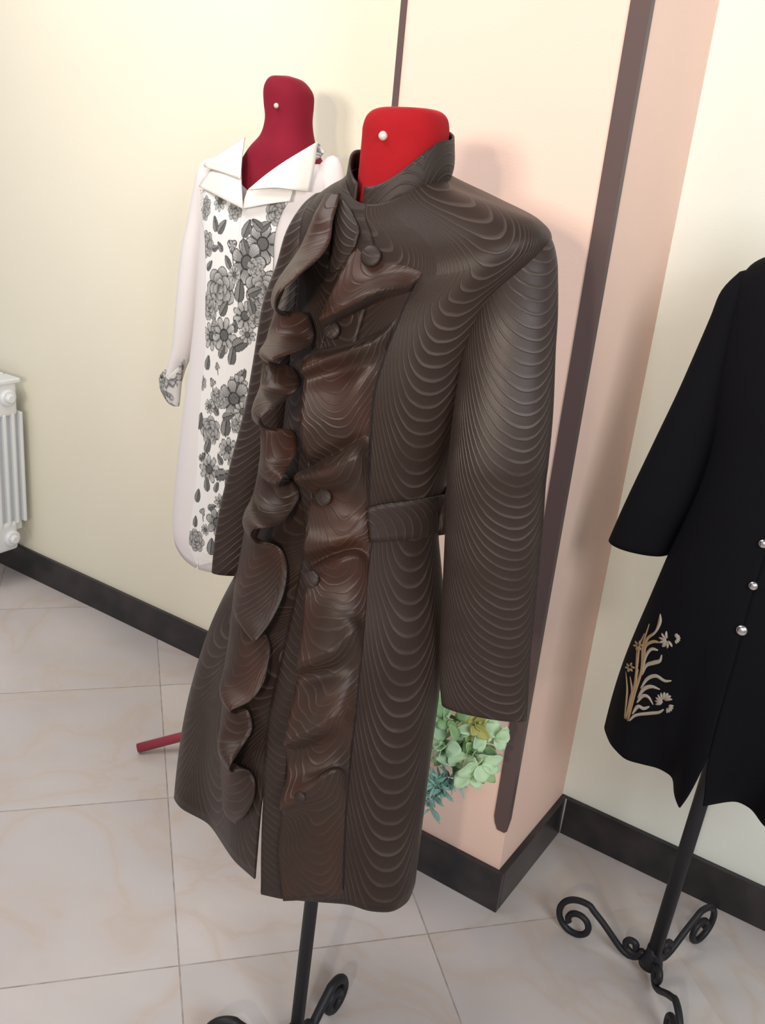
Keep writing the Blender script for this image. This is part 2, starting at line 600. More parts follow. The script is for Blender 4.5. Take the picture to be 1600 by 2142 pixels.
def uv_of(P):
    P = np.asarray(P)
    du = np.linalg.norm(np.diff(P, axis=1), axis=2); dv = np.linalg.norm(np.diff(P, axis=0), axis=2)
    U = np.concatenate([np.zeros((P.shape[0], 1)), np.cumsum(du, 1)], 1)
    V = np.concatenate([np.zeros((1, P.shape[1])), np.cumsum(dv, 0)], 0)
    V = V.mean(1)[:, None] * np.ones((1, P.shape[1]))
    return np.stack([U, -V], 2)


# ================================================================== BROWN COAT
BX, BY = -0.684, 0.986
rings = [
    # cx, cy, aL, aR, bF, bB, zF, zS, zB
    (-0.712, 1.095, 0.060, 0.062, 0.062, 0.058, 1.425, 1.462, 1.478),
    (-0.708, 1.100, 0.080, 0.085, 0.072, 0.064, 1.408, 1.450, 1.468),
    (-0.695, 1.106, 0.118, 0.128, 0.083, 0.078, 1.392, 1.438, 1.452),
    (-0.684, 1.110, 0.150, 0.168, 0.092, 0.088, 1.372, 1.424, 1.430),
    (-0.680, 1.112, 0.176, 0.180, 0.098, 0.094, 1.345, 1.398, 1.400),
    (-0.682, 1.110, 0.168, 0.150, 0.104, 0.096, 1.300, 1.330, 1.330),
    (-0.688, 1.106, 0.158, 0.132, 0.108, 0.096, 1.250, 1.260, 1.250),
    (-0.696, 1.102, 0.150, 0.128, 0.108, 0.094, 1.190, 1.190, 1.190),
    (-0.705, 1.098, 0.142, 0.120, 0.104, 0.090, 1.120, 1.120, 1.120),
    (-0.712, 1.092, 0.137, 0.114, 0.100, 0.088, 1.050, 1.050, 1.050),
    (-0.718, 1.088, 0.140, 0.120, 0.100, 0.088, 0.990, 0.990, 0.990),
    (-0.722, 1.085, 0.155, 0.142, 0.106, 0.092, 0.920, 0.920, 0.920),
    (-0.728, 1.080, 0.178, 0.168, 0.116, 0.100, 0.840, 0.840, 0.840),
    (-0.735, 1.075, 0.198, 0.180, 0.126, 0.106, 0.750, 0.750, 0.750),
    (-0.742, 1.070, 0.212, 0.188, 0.134, 0.112, 0.650, 0.650, 0.650),
    (-0.748, 1.065, 0.226, 0.195, 0.140, 0.118, 0.540, 0.540, 0.540),
    (-0.752, 1.062, 0.238, 0.200, 0.146, 0.124, 0.400, 0.400, 0.400),
]
hem = [(0, -0.722, 0.911), (.05, -0.688, 0.925), (.1, -0.65, 0.950), (.15, -0.60, 0.984), (.19, -0.57, 0.990), (.23, -0.541, 1.010), (.27, -0.533, 1.043),
       (.32, -0.549, 1.092), (.4, -0.61, 1.165), (.5, -0.74, 1.19), (.6, -0.87, 1.18), (.67, -0.955, 1.13), (.73, -0.995, 1.06), (.78, -0.990, 0.990),
       (.82, -0.955, 0.975), (.88, -0.890, 0.980), (.94, -0.80, 0.940), (1.0, -0.742, 0.930)]
bb_ = Body(rings, hem, 0.90, 0.64, 0.40, wpow=1.15)
bv = bb_.bvh
coat = thing('long_coat', 'long dark brown coat with scallop pattern, ruffled front and belt, on the bright red form', 'coat', (BX, BY, 0.4))

# princess seam, its place around the body at each height
seam_px = [(905, 520), (870, 600), (840, 655), (800, 760), (780, 850), (773, 1000), (772, 1060), (777, 1130), (768, 1200), (758, 1350), (748, 1450), (738, 1550), (724, 1700), (718, 1860)]
sz, st = [], []
for p in seam_px:
    q = on(bv, *p)
    if q is not None:
        sz.append(q[2]); st.append(bb_.theta(q))
order = np.argsort(sz); sz = np.array(sz)[order]; st = np.array(st)[order]
o = adopt(link('coat_body', bb_.mesh((sz, st)), M_brown), coat)
solid(o, 0.003, 1.0)


def stitch(bvh, pts, r, off, name, mat, parent, sub=6):
    P = [on(bvh, *p, off) for p in cr(np.array(pts, float), sub)]
    P = [p for p in P if p is not None]
    return adopt(link(name, tube(P, r, 6), mat), parent)


stitch(bv, [(864, 606)] + seam_px[2:], 0.0012, 0.003, 'princess_seam', M_brown_lining, coat)

# placket strip lying along the front opening
pl_L = [(738, 470), (722, 520), (698, 600), (672, 680), (652, 740), (636, 830), (628, 900), (626, 1000), (634, 1080), (637, 1147), (626, 1200), (612, 1270), (584, 1394), (566, 1470), (554, 1562), (549, 1700), (545, 1868)]
pl_R = [(752, 480), (736, 520), (712, 600), (686, 680), (668, 740), (652, 830), (646, 900), (648, 1000), (658, 1080), (660, 1147), (654, 1200), (648, 1270), (630, 1394), (616, 1470), (604, 1562), (597, 1700), (592, 1873)]
Pp = strip_from(bv, pl_L, pl_R, 0.0055, 7, (1, 0))
o = adopt(link('placket', grid(Pp, uv_of(Pp), flip=True), M_brown_plain), coat); solid(o, 0.004, -1.0)

# ---- right-hand ruffled front panel: rows from free edge to princess seam, each point (px, py, lift)
rowsR = [
    [(760, 486, -.002), (810, 500, -.002), (865, 510, -.002), (915, 505, -.002)],
    [(742, 520, .003), (780, 545, .002), (850, 550, .001), (900, 540, -.001)],
    [(712, 575, .020), (760, 588, .014), (830, 574, .008), (884, 572, .002)],
    [(684, 632, .046), (728, 615, .046), (800, 590, .038), (866, 594, .008)],
    [(668, 670, .054), (718, 646, .062), (792, 610, .060), (861, 600, .012)],
    [(682, 690, .006), (722, 664, .004), (795, 628, .004), (858, 612, .001)],
    [(690, 722, .001), (738, 712, .001), (800, 678, .001), (848, 642, .000)],
    [(668, 732, .010), (720, 724, .008), (790, 700, .006), (835, 662, .001)],
    [(638, 748, .030), (700, 735, .026), (775, 712, .020), (822, 690, .002)],
    [(628, 775, .036), (690, 752, .032), (765, 728, .024), (812, 720, .002)],
    [(636, 792, .030), (705, 775, .012), (765, 760, .008), (800, 752, .001)],
    [(632, 830, .032), (700, 818, .020), (752, 800, .014), (787, 800, .001)],
    [(628, 900, .034), (690, 880, .024), (742, 860, .014), (777, 860, .001)],
    [(640, 955, .026), (700, 922, .016), (747, 900, .009), (774, 890, .001)],
    [(652, 975, .010), (712, 945, .005), (750, 922, .004), (773, 908, .001)],
    [(626, 988, .030), (688, 968, .026), (742, 938, .024), (772, 940, .004)],
    [(616, 1002, .038), (680, 990, .038), (744, 965, .032), (772, 975, .004)],
    [(634, 1018, .022), (695, 1015, .020), (750, 1008, .014), (771, 1020, .002)],
    [(655, 1034, .006), (704, 1034, .006), (752, 1044, .006), (772, 1052, .002)],
    [(644, 1065, .018), (700, 1072, .010), (748, 1078, .006), (773, 1080, .002)],
    [(640, 1110, .030), (700, 1110, .018), (750, 1110, .012), (776, 1120, .003)],
    [(636, 1150, .030), (692, 1138, .022), (742, 1125, .014), (777, 1137, .003)],
    [(648, 1178, .010), (700, 1158, .006), (745, 1148, .005), (775, 1160, .002)],
    [(648, 1196, .012), (706, 1176, .028), (745, 1166, .022), (771, 1186, .003)],
    [(638, 1235, .024), (700, 1220, .018), (742, 1208, .015), (768, 1225, .002)],
    [(632, 1300, .022), (690, 1285, .024), (735, 1280, .018), (764, 1290, .002)],
    [(624, 1370, .036), (690, 1345, .034), (738, 1310, .030), (760, 1325, .004)],
    [(620, 1398, .034), (688, 1372, .034), (736, 1335, .030), (758, 1350, .004)],
    [(622, 1416, .010), (690, 1402, .007), (730, 1385, .005), (755, 1392, .002)],
    [(612, 1465, .018), (680, 1450, .018), (722, 1440, .014), (748, 1450, .002)],
    [(597, 1535, .034), (655, 1510, .032), (708, 1485, .028), (743, 1500, .004)],
    [(593, 1556, .034), (652, 1536, .034), (706, 1508, .028), (741, 1520, .004)],
    [(599, 1572, .012), (656, 1562, .009), (702, 1548, .007), (737, 1552, .002)],
    [(601, 1620, .014), (652, 1612, .014), (702, 1600, .012), (732, 1600, .002)],
    [(588, 1672, .030), (650, 1642, .028), (702, 1612, .022), (730, 1635, .003)],
    [(585, 1690, .030), (650, 1664, .026), (702, 1640, .020), (727, 1660, .003)],
    [(590, 1704, .010), (650, 1694, .008), (696, 1684, .006), (724, 1692, .002)],
    [(583, 1780, .014), (640, 1772, .012), (690, 1770, .010), (720, 1770, .001)],
    [(592, 1884, .012), (640, 1882, .010), (690, 1880, .008), (717, 1880, .001)],
]


def ruffle(rows, sub_r, sub_c, toward):
    A = np.array([[on_safe(bv, x, y, o_, toward) for x, y, o_ in r] for r in rows])
    A = cr(A, sub_r)
    A = np.swapaxes(cr(np.swapaxes(A, 0, 1), sub_c), 0, 1)
    return A


A = ruffle(rowsR, 6, 8, (1.5, 0))
o = adopt(link('front_ruffle', grid(A, uv_of(A), flip=True), M_brown_ruffle), coat); solid(o, 0.0022, 0.0)

# ---- left-hand cascading ruffle: free edge zig-zags, seam side runs down the far princess line
edgeL = [(712, 405, .008), (705, 430, .012), (696, 462, .018), (691, 500, .022), (678, 527, .034), (656, 550, .048), (631, 570, .060), (604, 592, .068), (582, 616, .066), (576, 640, .056),
         (585, 657, .038), (612, 661, .022), (640, 656, .012), (655, 690, .012), (652, 716, .018), (636, 729, .034), (600, 742, .050), (563, 757, .052),
         (580, 766, .026), (612, 768, .014), (630, 796, .014), (622, 814, .024), (602, 830, .038), (578, 848, .054), (553, 866, .060), (542, 880, .056), (550, 894, .042), (578, 901, .026), (614, 901, .012),
         (623, 925, .014), (618, 950, .022), (604, 975, .032), (590, 1000, .040), (581, 1018, .038), (594, 1016, .020), (612, 1008, .008),
         (626, 1034, .010), (616, 1058, .020), (602, 1078, .032), (584, 1096, .046), (556, 1103, .056), (532, 1106, .060), (525, 1120, .054), (538, 1136, .040), (566, 1138, .022), (590, 1152, .010),
         (600, 1190, .012), (592, 1245, .022), (566, 1300, .038), (534, 1343, .052), (545, 1334, .026), (556, 1328, .010),
         (565, 1355, .012), (560, 1392, .020), (550, 1430, .030), (524, 1465, .044), (483, 1486, .056), (492, 1494, .034), (518, 1486, .012),
         (527, 1525, .014), (506, 1562, .028), (481, 1602, .044), (486, 1615, .026), (520, 1612, .010),
         (533, 1636, .010), (529, 1675, .012), (512, 1706, .012), (492, 1722, .008)]
seamL = [(688, 400, .004), (650, 470, .004), (612, 560, .004), (580, 640, .008), (556, 720, .012), (546, 800, .018), (544, 870, .022), (546, 940, .018), (536, 1010, .012), (520, 1070, .010), (505, 1150, .010), (490, 1240, .010),
         (480, 1330, .012), (470, 1400, .012), (465, 1480, .010), (462, 1560, .008), (462, 1620, .006), (470, 1680, .004), (482, 1720, .003)]
E3 = np.array([on_safe(bv, x, y, o_, (1.5, 0)) for x, y, o_ in edgeL])
S3 = np.array([on_safe(bv, x, y, o_, (1.5, 0)) for x, y, o_ in seamL])
ed = cr(E3, 6)
# pair every edge point with the seam by a height that never rises
zz = np.minimum.accumulate(ed[:, 2] + 0.0)
k = np.ones(25) / 25; zs = np.convolve(np.pad(zz, 12, 'edge'), k, 'valid')
sd_ = cr(S3, 10); o_ = np.argsort(sd_[:, 2])
S = np.stack([np.interp(zs, sd_[o_, 2], sd_[o_, i]) for i in range(3)], 1)
rows = []
nrm = np.array([-0.25, -0.95, 0.15])
for e, s in zip(ed, S):
    rows.append([s * (1 - t) + e * t + nrm * 0.012 * math.sin(PI * t) * min(1.0, np.linalg.norm(e - s) / 0.06) for t in np.linspace(0, 1, 12) ** 0.9])
A = np.array(rows)
o = adopt(link('cascading_ruffle', grid(A, uv_of(A), flip=True), M_brown_ruffle), coat); solid(o, 0.0022, 0.0)

# ---- sleeves
def sleeve(Lpx, Rpx, ys, depth, mat, name, parent, cap=True, sub=5, ubase=0.0):
    rows = []
    k = len(Lpx)
    for i in range(k):
        y = ys[i]
        a = at_y(*Lpx[i], y); b = at_y(*Rpx[i], y)
        c = (a + b) / 2
        dp = depth if np.isscalar(depth) else depth[i]
        d = ray((Lpx[i][0] + Rpx[i][0]) / 2, (Lpx[i][1] + Rpx[i][1]) / 2); d = d[:2] / np.linalg.norm(d[:2])
        rt = np.array([-d[1], d[0]]) * -1
        dist = np.linalg.norm((c - EYE)); w = math.hypot(Lpx[i][0] - Rpx[i][0], Lpx[i][1] - Rpx[i][1]) / FPX * ((c - EYE) @ R[2]) / 2
        rows.append(np.concatenate([c, rt, [w, dp]]))
    K = cr(np.array(rows), sub)
    seg = 48; P = []
    for r in K:
        c = r[:3]; rt = r[3:5] / np.linalg.norm(r[3:5]); w, dq = r[5], r[6]
        fw = np.array([-rt[1], rt[0]])
        ring = []
        for s in range(seg + 1):
            a = 2 * PI * s / seg - PI / 2   # start at the back
            xy = c[:2] + rt * w * spow(math.cos(a), 0.9) * 1.0 - fw * w * dq * spow(math.sin(a), 0.9)
            ring.append((xy[0], xy[1], c[2]))
        P.append(ring)
    P = np.array(P)
    per = np.linalg.norm(np.diff(P, axis=1), axis=2).sum(1)
    UV = np.zeros(P.shape[:2] + (2,))
    for i in range(len(P)):
        UV[i, :, 0] = (np.linspace(-0.5, 0.5, seg + 1)) * per[i] + ubase; UV[i, :, 1] = P[i, :, 2]
    return P, UV


LL = [(1094, 466), (1056, 488), (1028, 530), (1004, 575), (992, 650), (976, 720), (956, 850), (944, 950), (939, 1000), (936, 1100), (929, 1250), (923, 1370), (923, 1440), (927, 1484)]
RR = [(1112, 472), (1150, 497), (1164, 535), (1167, 580), (1167, 650), (1163, 720), (1158, 850), (1149, 950), (1143, 1000), (1136, 1100), (1122, 1250), (1110, 1370), (1106, 1440), (1103, 1492)]
ys = [1.125, 1.12, 1.115, 1.11, 1.10, 1.095, 1.085, 1.08, 1.08, 1.085, 1.09, 1.09, 1.09, 1.09]
P, UV = sleeve(LL, RR, ys, [.72] * 8 + [.7, .65, .55, .42, .34, .28], M_brown_sleeve, '', coat, ubase=0.115)
P[0] = P[0].mean(0)
o = adopt(link('sleeve', grid(P, UV, flip=False), M_brown_sleeve), coat); solid(o, 0.0025, 0.0)
LL = [(668, 398), (634, 428), (601, 486), (580, 560), (552, 640), (532, 760), (514, 860), (488, 960), (464, 1060), (452, 1130), (446, 1190)]
RR = [(690, 406), (712, 440), (700, 492), (682, 560), (658, 640), (636, 760), (616, 860), (588, 960), (562, 1060), (543, 1130), (530, 1206)]
ys = [1.10, 1.095, 1.085, 1.08, 1.065, 1.06, 1.06, 1.06, 1.06, 1.055, 1.05]
P, UV = sleeve(LL, RR, ys, [.8] * 7 + [.7, .6, .45, .35], M_brown_sleeve, '', coat, ubase=0.05)
P[0] = P[0].mean(0)
o = adopt(link('sleeve', grid(P, UV, flip=False), M_brown_sleeve), coat); solid(o, 0.0025, 0.0)
# armhole seam
P = [on(bv, *p, 0.004) for p in cr(np.array([(1072, 474), (1045, 500), (1018, 545), (1000, 590), (988, 640), (982, 690)], float), 5)]

# ---- stand collar
def collar_band(cx, cy, rows, name, mat, parent, th0=0.03, th1=0.97, n=70, th=0.003, tilt=0.0):
    """rows: (rx, ryF, ryB, zF, zS, zB) bottom to top."""
    P = []
    for rx, rf, rb, zF, zS, zB in cr(np.array(rows, float), 5):
        row = []
        for t in np.linspace(th0, th1, n):
            a = 2 * PI * t; s, c = math.sin(a), math.cos(a)
            z = (zF if c > 0 else zB) * c * c + zS * s * s
            row.append((cx + rx * s, cy - (rf if c > 0 else rb) * c, z + tilt * (rx * s - 0.066)))
        P.append(row)
    P = np.array(P)
    o = adopt(link(name, grid(P, uv_of(P)), mat), parent); solid(o, th, 0.0)
    return P


collar_band(-0.710, 1.098, [(.066, .062, .060, 1.412, 1.458, 1.474), (.070, .064, .062, 1.430, 1.478, 1.498), (.066, .064, .058, 1.458, 1.510, 1.533)], 'stand_collar', M_brown_plain, coat, -0.022, 0.945, tilt=0.17)

# lapel corner folding over the opening
Pl = [[(706, 405, .004), (720, 420, .006), (735, 440, .006)], [(700, 440, .004), (724, 458, .007), (751, 478, .007)], [(697, 480, .004), (720, 492, .007), (747, 500, .007)],
      [(694, 520, .004), (714, 524, .007), (741, 519, .006)], [(688, 570, .003), (700, 570, .005), (714, 560, .004)]]
A = np.array([[on_safe(bv, x, y, o_, (2, 2)) for x, y, o_ in r] for r in Pl]); A = cr(A, 5); A = np.swapaxes(cr(np.swapaxes(A, 0, 1), 5), 0, 1)
o = adopt(link('lapel_corner', grid(A, uv_of(A), flip=True), M_brown_plain), coat); solid(o, 0.0025, 0)

# ---- belt
top = [(768, 1062), (800, 1054), (850, 1048), (900, 1040), (934, 1034)]
bot = [(774, 1134), (810, 1132), (850, 1128), (900, 1122), (936, 1116)]
P = strip_from(bv, top, bot, 0.008, 8, (-1, 0), 5)
# carry the belt on round the back
zt, zb = P[-1][0], P[-1][-1]
i_ = np.argmin(np.abs(bb_.P[:, 60, 2] - (zt[2] + zb[2]) / 2))
ext = []
t_end = bb_.theta(P[-1][4])
for t in np.linspace(t_end + 0.02, 0.93, 26):
    j = int(round(t * (bb_.n - 1)))
    col = []
    for s in np.linspace(0, 1, 8):
        z = zt[2] * (1 - s) + zb[2] * s
        q = np.array([np.interp(-z, -bb_.P[:, j, 2], bb_.P[:, j, i]) for i in range(3)])
        ctr = np.array([-0.715, 1.09]); d = q[:2] - ctr; d /= np.linalg.norm(d)
        col.append((q[0] + d[0] * 0.007, q[1] + d[1] * 0.007, z))
    ext.append(col)
P = np.concatenate([P, np.array(ext)])
o = adopt(link('belt', grid(P, uv_of(P)), M_brown_plain), coat); solid(o, 0.004, 0)

# ---- covered buttons
def dome(p, n, r, h, mat, name, parent, seg=24):
    n = np.array(n, float); n /= np.linalg.norm(n)
    u = np.cross(n, [0, 0, 1.0]); u /= np.linalg.norm(u); w = np.cross(n, u)
    V = []; prof = [(0.9, -0.3), (1.0, 0.15), (0.97, 0.45), (0.85, 0.72), (0.6, 0.92), (0.3, 1.0), (0.02, 1.02)]
    for a_, b_ in prof:
        for s in range(seg):
            t = 2 * PI * s / seg
            V.append(p + r * a_ * (math.cos(t) * u + math.sin(t) * w) + n * h * b_)
    F = [(i * seg + s, i * seg + (s + 1) % seg, (i + 1) * seg + (s + 1) % seg, (i + 1) * seg + s) for i in range(len(prof) - 1) for s in range(seg)]
    F.append(tuple(range(seg))); F.append(tuple((len(prof) - 1) * seg + s for s in range(seg))[::-1])
    me = mesh_from(V, [f[::-1] for f in F], True, [(v[0], v[2]) for v in V])
    return adopt(link(name, me, mat), parent)


for (x, y, off, rr) in ((776, 536, .009, .0140), (694, 692, .012, .0115), (676, 1040, .016, .0125), (651, 1211, .028, .0120), (628, 1668, .032, .009)):
    p = on(bv, x, y, off)
    dome(p, (0.15, -0.95, 0.3), rr, 0.0045, M_brown_plain, 'covered_button', coat)


# ================================================================== DRESS FORMS
def form(name, label, neck, cx, cy, px_, py_, polez0, polez1, mat, pole_mat, pole_r, legs, pin, torso, group=None):
    t = thing(name, label, 'dress form', (px_, py_, 0), group)
    K = cr(np.array(neck, float), 5)
    seg = 48; P = []
    for x, y, a, b, z, tilt in K:
        P.append([(x + a * spow(math.cos(2 * PI * s / seg), .85), y + b * spow(math.sin(2 * PI * s / seg), .85), z + tilt * math.cos(2 * PI * s / seg)) for s in range(seg)])
    P = np.array(P)
    n = len(P)
    V = P.reshape(-1, 3); F = []
    for i in range(n - 1):
        for s in range(seg):
            a_ = i * seg + s; b_ = i * seg + (s + 1) % seg
            F.append((a_, b_, b_ + seg, a_ + seg))
    F.append(tuple(range(seg))[::-1]); F.append(tuple((n - 1) * seg + s for s in range(seg)))
    adopt(link('velvet_bust', mesh_from(V, F), mat), t)
    tx, ty = neck[0][0], neck[0][1] - 0.012
    adopt(link('pole', tube([(px_, py_, polez0), ((px_ + tx) / 2, (py_ + ty) / 2, (polez0 + polez1) / 2), (tx, ty, polez1)], pole_r, 16), pole_mat), t)
    return t


# brown coat's form
neckB = [(-0.715, 1.09, .09, .06, 0.98, 0), (-0.712, 1.10, .085, .06, 1.02, 0), (-0.70, 1.10, .11, .07, 1.15, 0), (-0.69, 1.105, .13, .075, 1.28, 0), (-0.69, 1.107, .12, .070, 1.36, 0), (-0.70, 1.104, .09, .062, 1.405, 0),
         (-0.706, 1.10, .062, .054, 1.425, 0), (-0.708, 1.10, .0555, .051, 1.45, 0), (-0.708, 1.10, .0545, .050, 1.50, 0), (-0.708, 1.10, .0540, .050, 1.520, 0.003), (-0.708, 1.10, .0490, .0450, 1.534, 0.003),
         (-0.708, 1.10, .036, .033, 1.5415, 0.002), (-0.708, 1.10, .008, .008, 1.5435, 0)]
f1 = form('dress_form', 'dress form with bright red velvet neck and black iron pole, wearing the brown ruffled coat', neckB, 0, 0, BX, BY, 0.03, 1.0, M_red, M_iron, 0.0115, None, None, None, 'dress forms')


def pin_on(cloth, px, py, parent, r=0.0058):
    dg = bpy.context.evaluated_depsgraph_get()
    b = BVHTree.FromPolygons([v.co for v in cloth.data.vertices], [p.vertices[:] for p in cloth.data.polygons])
    q = on(b, px, py, 0.002)
    if q is None: return
    nn = -ray(px, py); nn /= np.linalg.norm(nn)
    adopt(link('pearl_pin', lathe([(0.0005, -r), (r * .6, -r * .8), (r * .95, -r * .3), (r, 0), (r * .95, r * .3), (r * .6, r * .8), (0.0005, r)], q, 16), M_pearl), parent)


pin_on([c for c in f1.children if c.name.startswith('velvet')][0], 801, 284, f1)


# S-scroll legs in the plane through the pole
def scroll_pts():
    pts = []
    # small inner scroll
    c = np.array([0.042, 0.062])
    for a in np.linspace(-2.2 * PI, 0.0, 22):
        rr = 0.006 + 0.014 * (a + 2.2 * PI) / (2.2 * PI)
        pts.append(c + rr * np.array([-math.cos(a), math.sin(a) * 1.0]))
    pts += [np.array(p) for p in ((0.024, 0.050), (0.030, 0.040), (0.045, 0.034), (0.064, 0.042), (0.085, 0.060), (0.108, 0.080), (0.130, 0.096))]
    c = np.array([0.158, 0.054])
    for a in np.linspace(0.62 * PI, -2.15 * PI, 44):
        u = (0.62 * PI - a) / (2.77 * PI)
        rr = 0.050 - 0.037 * u ** 0.9
        pts.append(c + rr * np.array([math.cos(a), math.sin(a)]) + np.array([0.006 * u, -0.012 * u + 0.004]))
    return np.array(pts)


SC = scroll_pts()
SC[:, 1] -= SC[:, 1].min() - 0.006


def iron_legs(parent, x, y, degs, r, scale=1.0, dz=0.0):
    for d in degs:
        ca, sa = math.cos(math.radians(d)), math.sin(math.radians(d))
        P = np.array([(x + ca * q[0] * scale, y + sa * q[0] * scale, q[1] * scale + dz) for q in cr(SC, 2)])
        adopt(link('scroll_leg', tube(P, r, 10), M_iron), parent)
    adopt(link('pole_socket', lathe([(0.016, 0.0), (0.024, 0.004), (0.021, 0.02), (0.015, 0.034), (0.014, 0.05)], (x, y, 0.022), 20), M_iron), parent)


iron_legs(f1, BX, BY, (92, 212, 332), 0.0090, 0.76)


# ================================================================== BLACK COAT
KX, KY = -0.244, 1.57
ringsK = [
    (-0.205, 1.585, 0.055, 0.055, 0.055, 0.050, 1.385, 1.420, 1.430),
    (-0.205, 1.585, 0.085, 0.085, 0.066, 0.060, 1.375, 1.408, 1.420),
    (-0.205, 1.590, 0.130, 0.130, 0.080, 0.078, 1.355, 1.392, 1.400),
    (-0.205, 1.590, 0.160, 0.160, 0.094, 0.088, 1.320, 1.362, 1.370),
    (-0.208, 1.585, 0.160, 0.160, 0.104, 0.094, 1.260, 1.290, 1.300),
    (-0.210, 1.580, 0.152, 0.152, 0.108, 0.094, 1.190, 1.200, 1.200),
    (-0.212, 1.578, 0.138, 0.142, 0.106, 0.092, 1.110, 1.110, 1.110),
    (-0.215, 1.575, 0.136, 0.142, 0.106, 0.092, 1.040, 1.040, 1.040),
    (-0.216, 1.573, 0.146, 0.152, 0.110, 0.096, 0.970, 0.970, 0.970),
    (-0.218, 1.570, 0.162, 0.170, 0.118, 0.106, 0.880, 0.880, 0.880),
    (-0.218, 1.568, 0.176, 0.186, 0.126, 0.116, 0.780, 0.780, 0.780),
    (-0.226, 1.566, 0.186, 0.206, 0.130, 0.122, 0.660, 0.660, 0.660),
    (-0.238, 1.565, 0.186, 0.232, 0.134, 0.128, 0.560, 0.560, 0.560),
    (-0.218, 1.565, 0.210, 0.220, 0.136, 0.130, 0.500, 0.500, 0.500),
]
hemK = [(0, -0.214, 1.455), (.03, -0.190, 1.49), (.06, -0.168, 1.518), (.10, -0.138, 1.512), (.14, -0.109, 1.474), (.18, -0.07, 1.465), (.22, -0.02, 1.50), (.27, 0.015, 1.56), (.33, 0.01, 1.64),
        (.42, -0.08, 1.70), (.5, -0.21, 1.72), (.6, -0.36, 1.70), (.67, -0.425, 1.64), (.73, -0.434, 1.575), (.78, -0.400, 1.525), (.83, -0.362, 1.498), (.87, -0.330, 1.508), (.91, -0.305, 1.517),
        (.95, -0.272, 1.508), (.975, -0.258, 1.455), (1.0, -0.234, 1.420)]
kb = Body(ringsK, hemK, 0.86, 0.60, 0.50, wpow=1.3)
kv = kb.bvh
kcoat = thing('long_coat', 'plain black long coat with silver buttons and gold flower embroidery near its wavy hem', 'coat', (KX, KY, 0.5))
o = adopt(link('coat_body', kb.mesh(), M_black), kcoat); solid(o, 0.003, 1.0)
LL = [(1560, 556), (1520, 590), (1500, 640), (1468, 715), (1430, 800), (1382, 900), (1334, 1000), (1304, 1065), (1286, 1108)]
RR = [(1590, 570), (1612, 640), (1604, 710), (1580, 790), (1548, 870), (1502, 950), (1452, 1062), (1420, 1110), (1388, 1176)]
ys = [1.58, 1.58, 1.58, 1.578, 1.575, 1.57, 1.565, 1.56, 1.56]
P, UV = sleeve(LL, RR, ys, 0.75, M_black, '', kcoat)
P[0] = P[0].mean(0)
o = adopt(link('sleeve', grid(P, UV), M_black), kcoat); solid(o, 0.003, 0)
P2 = P.copy(); P2[:, :, 0] = 2 * -0.205 - P2[:, :, 0]; P2[:, :, 0] += np.linspace(0, -0.0, len(P2))[:, None]
o = adopt(link('sleeve', grid(P2, UV, flip=True), M_black), kcoat); solid(o, 0.003, 0)
collar_band(-0.205, 1.585, [(.060, .056, .052, 1.375, 1.412, 1.424), (.063, .058, .054, 1.40, 1.44, 1.455), (.060, .056, .050, 1.42, 1.465, 1.48)], 'stand_collar', M_black, kcoat, 0.03, 0.97)
for x, y, r_ in ((1597, 1137, .0075), (1576, 1225, .0075), (1552, 1318, .009)):
    p = on(kv, x, y, 0.004)
    if p is not None:
        dome(p, (0.1, -0.95, 0.2), r_, 0.006, M_silver, 'silver_button', kcoat)
for z_ in (1.06, 1.16, 1.26):
    p = on(kv, *(lambda P_: (CX + FPX * P_[0] / P_[2], CY + FPX * P_[1] / P_[2]))(R @ (np.array([-0.21, 1.47, z_]) - EYE)), 0.004)
    if p is not None: dome(p, (0.1, -0.95, 0.2), 0.0075, 0.006, M_silver, 'silver_button', kcoat)


# embroidery: raised tapering threads following the cloth
def stroke(bvh, pts, wmax, off=0.0035):
    Q = cr(np.array(pts, float), 6)
    P = [on(bvh, x, y, off) for x, y in Q]
    P = [p for p in P if p is not None]
    if len(P) < 3: return [], []
    t = np.linspace(0, 1, len(P))
    r_ = wmax * (0.18 + 0.95 * np.sin(PI * np.clip(t * 0.92 + 0.04, 0, 1)) ** 0.8)
    return tube_vf(P, r_, 8, 0, 0.6)


gold = [[(1312, 1508), (1330, 1440), (1345, 1390), (1352, 1340), (1372, 1320), (1381, 1284)],
        [(1314, 1508), (1328, 1450), (1342, 1400), (1345, 1350), (1358, 1305)],
        [(1312, 1506), (1326, 1440), (1333, 1390), (1338, 1350), (1348, 1325)],
        [(1310, 1504), (1318, 1460), (1330, 1430), (1331, 1392), (1332, 1358)],
        [(1306, 1502), (1310, 1470), (1312, 1440), (1309, 1405)],
        [(1308, 1504), (1316, 1475), (1322, 1448), (1318, 1415)],
        [(1308, 1500), (1318, 1470), (1326, 1440), (1335, 1400)],
        [(1345, 1372), (1352, 1350), (1366, 1342), (1380, 1344)]]
pale = [[(1344, 1410), (1350, 1375), (1362, 1358), (1376, 1360)],
        [(1343, 1412), (1352, 1392), (1368, 1386), (1380, 1382), (1384, 1370)],
        [(1340, 1440), (1354, 1420), (1372, 1414), (1390, 1424), (1404, 1424)],
        [(1334, 1460), (1346, 1442), (1362, 1436), (1380, 1442)],
        [(1332, 1470), (1344, 1456), (1356, 1458), (1366, 1474)],
        [(1322, 1494), (1334, 1478), (1346, 1482), (1358, 1478)],
        [(1316, 1508), (1330, 1496), (1360, 1492), (1378, 1490), (1388, 1484)],
        [(1381, 1284), (1382, 1300), (1374, 1318), (1362, 1332)]]


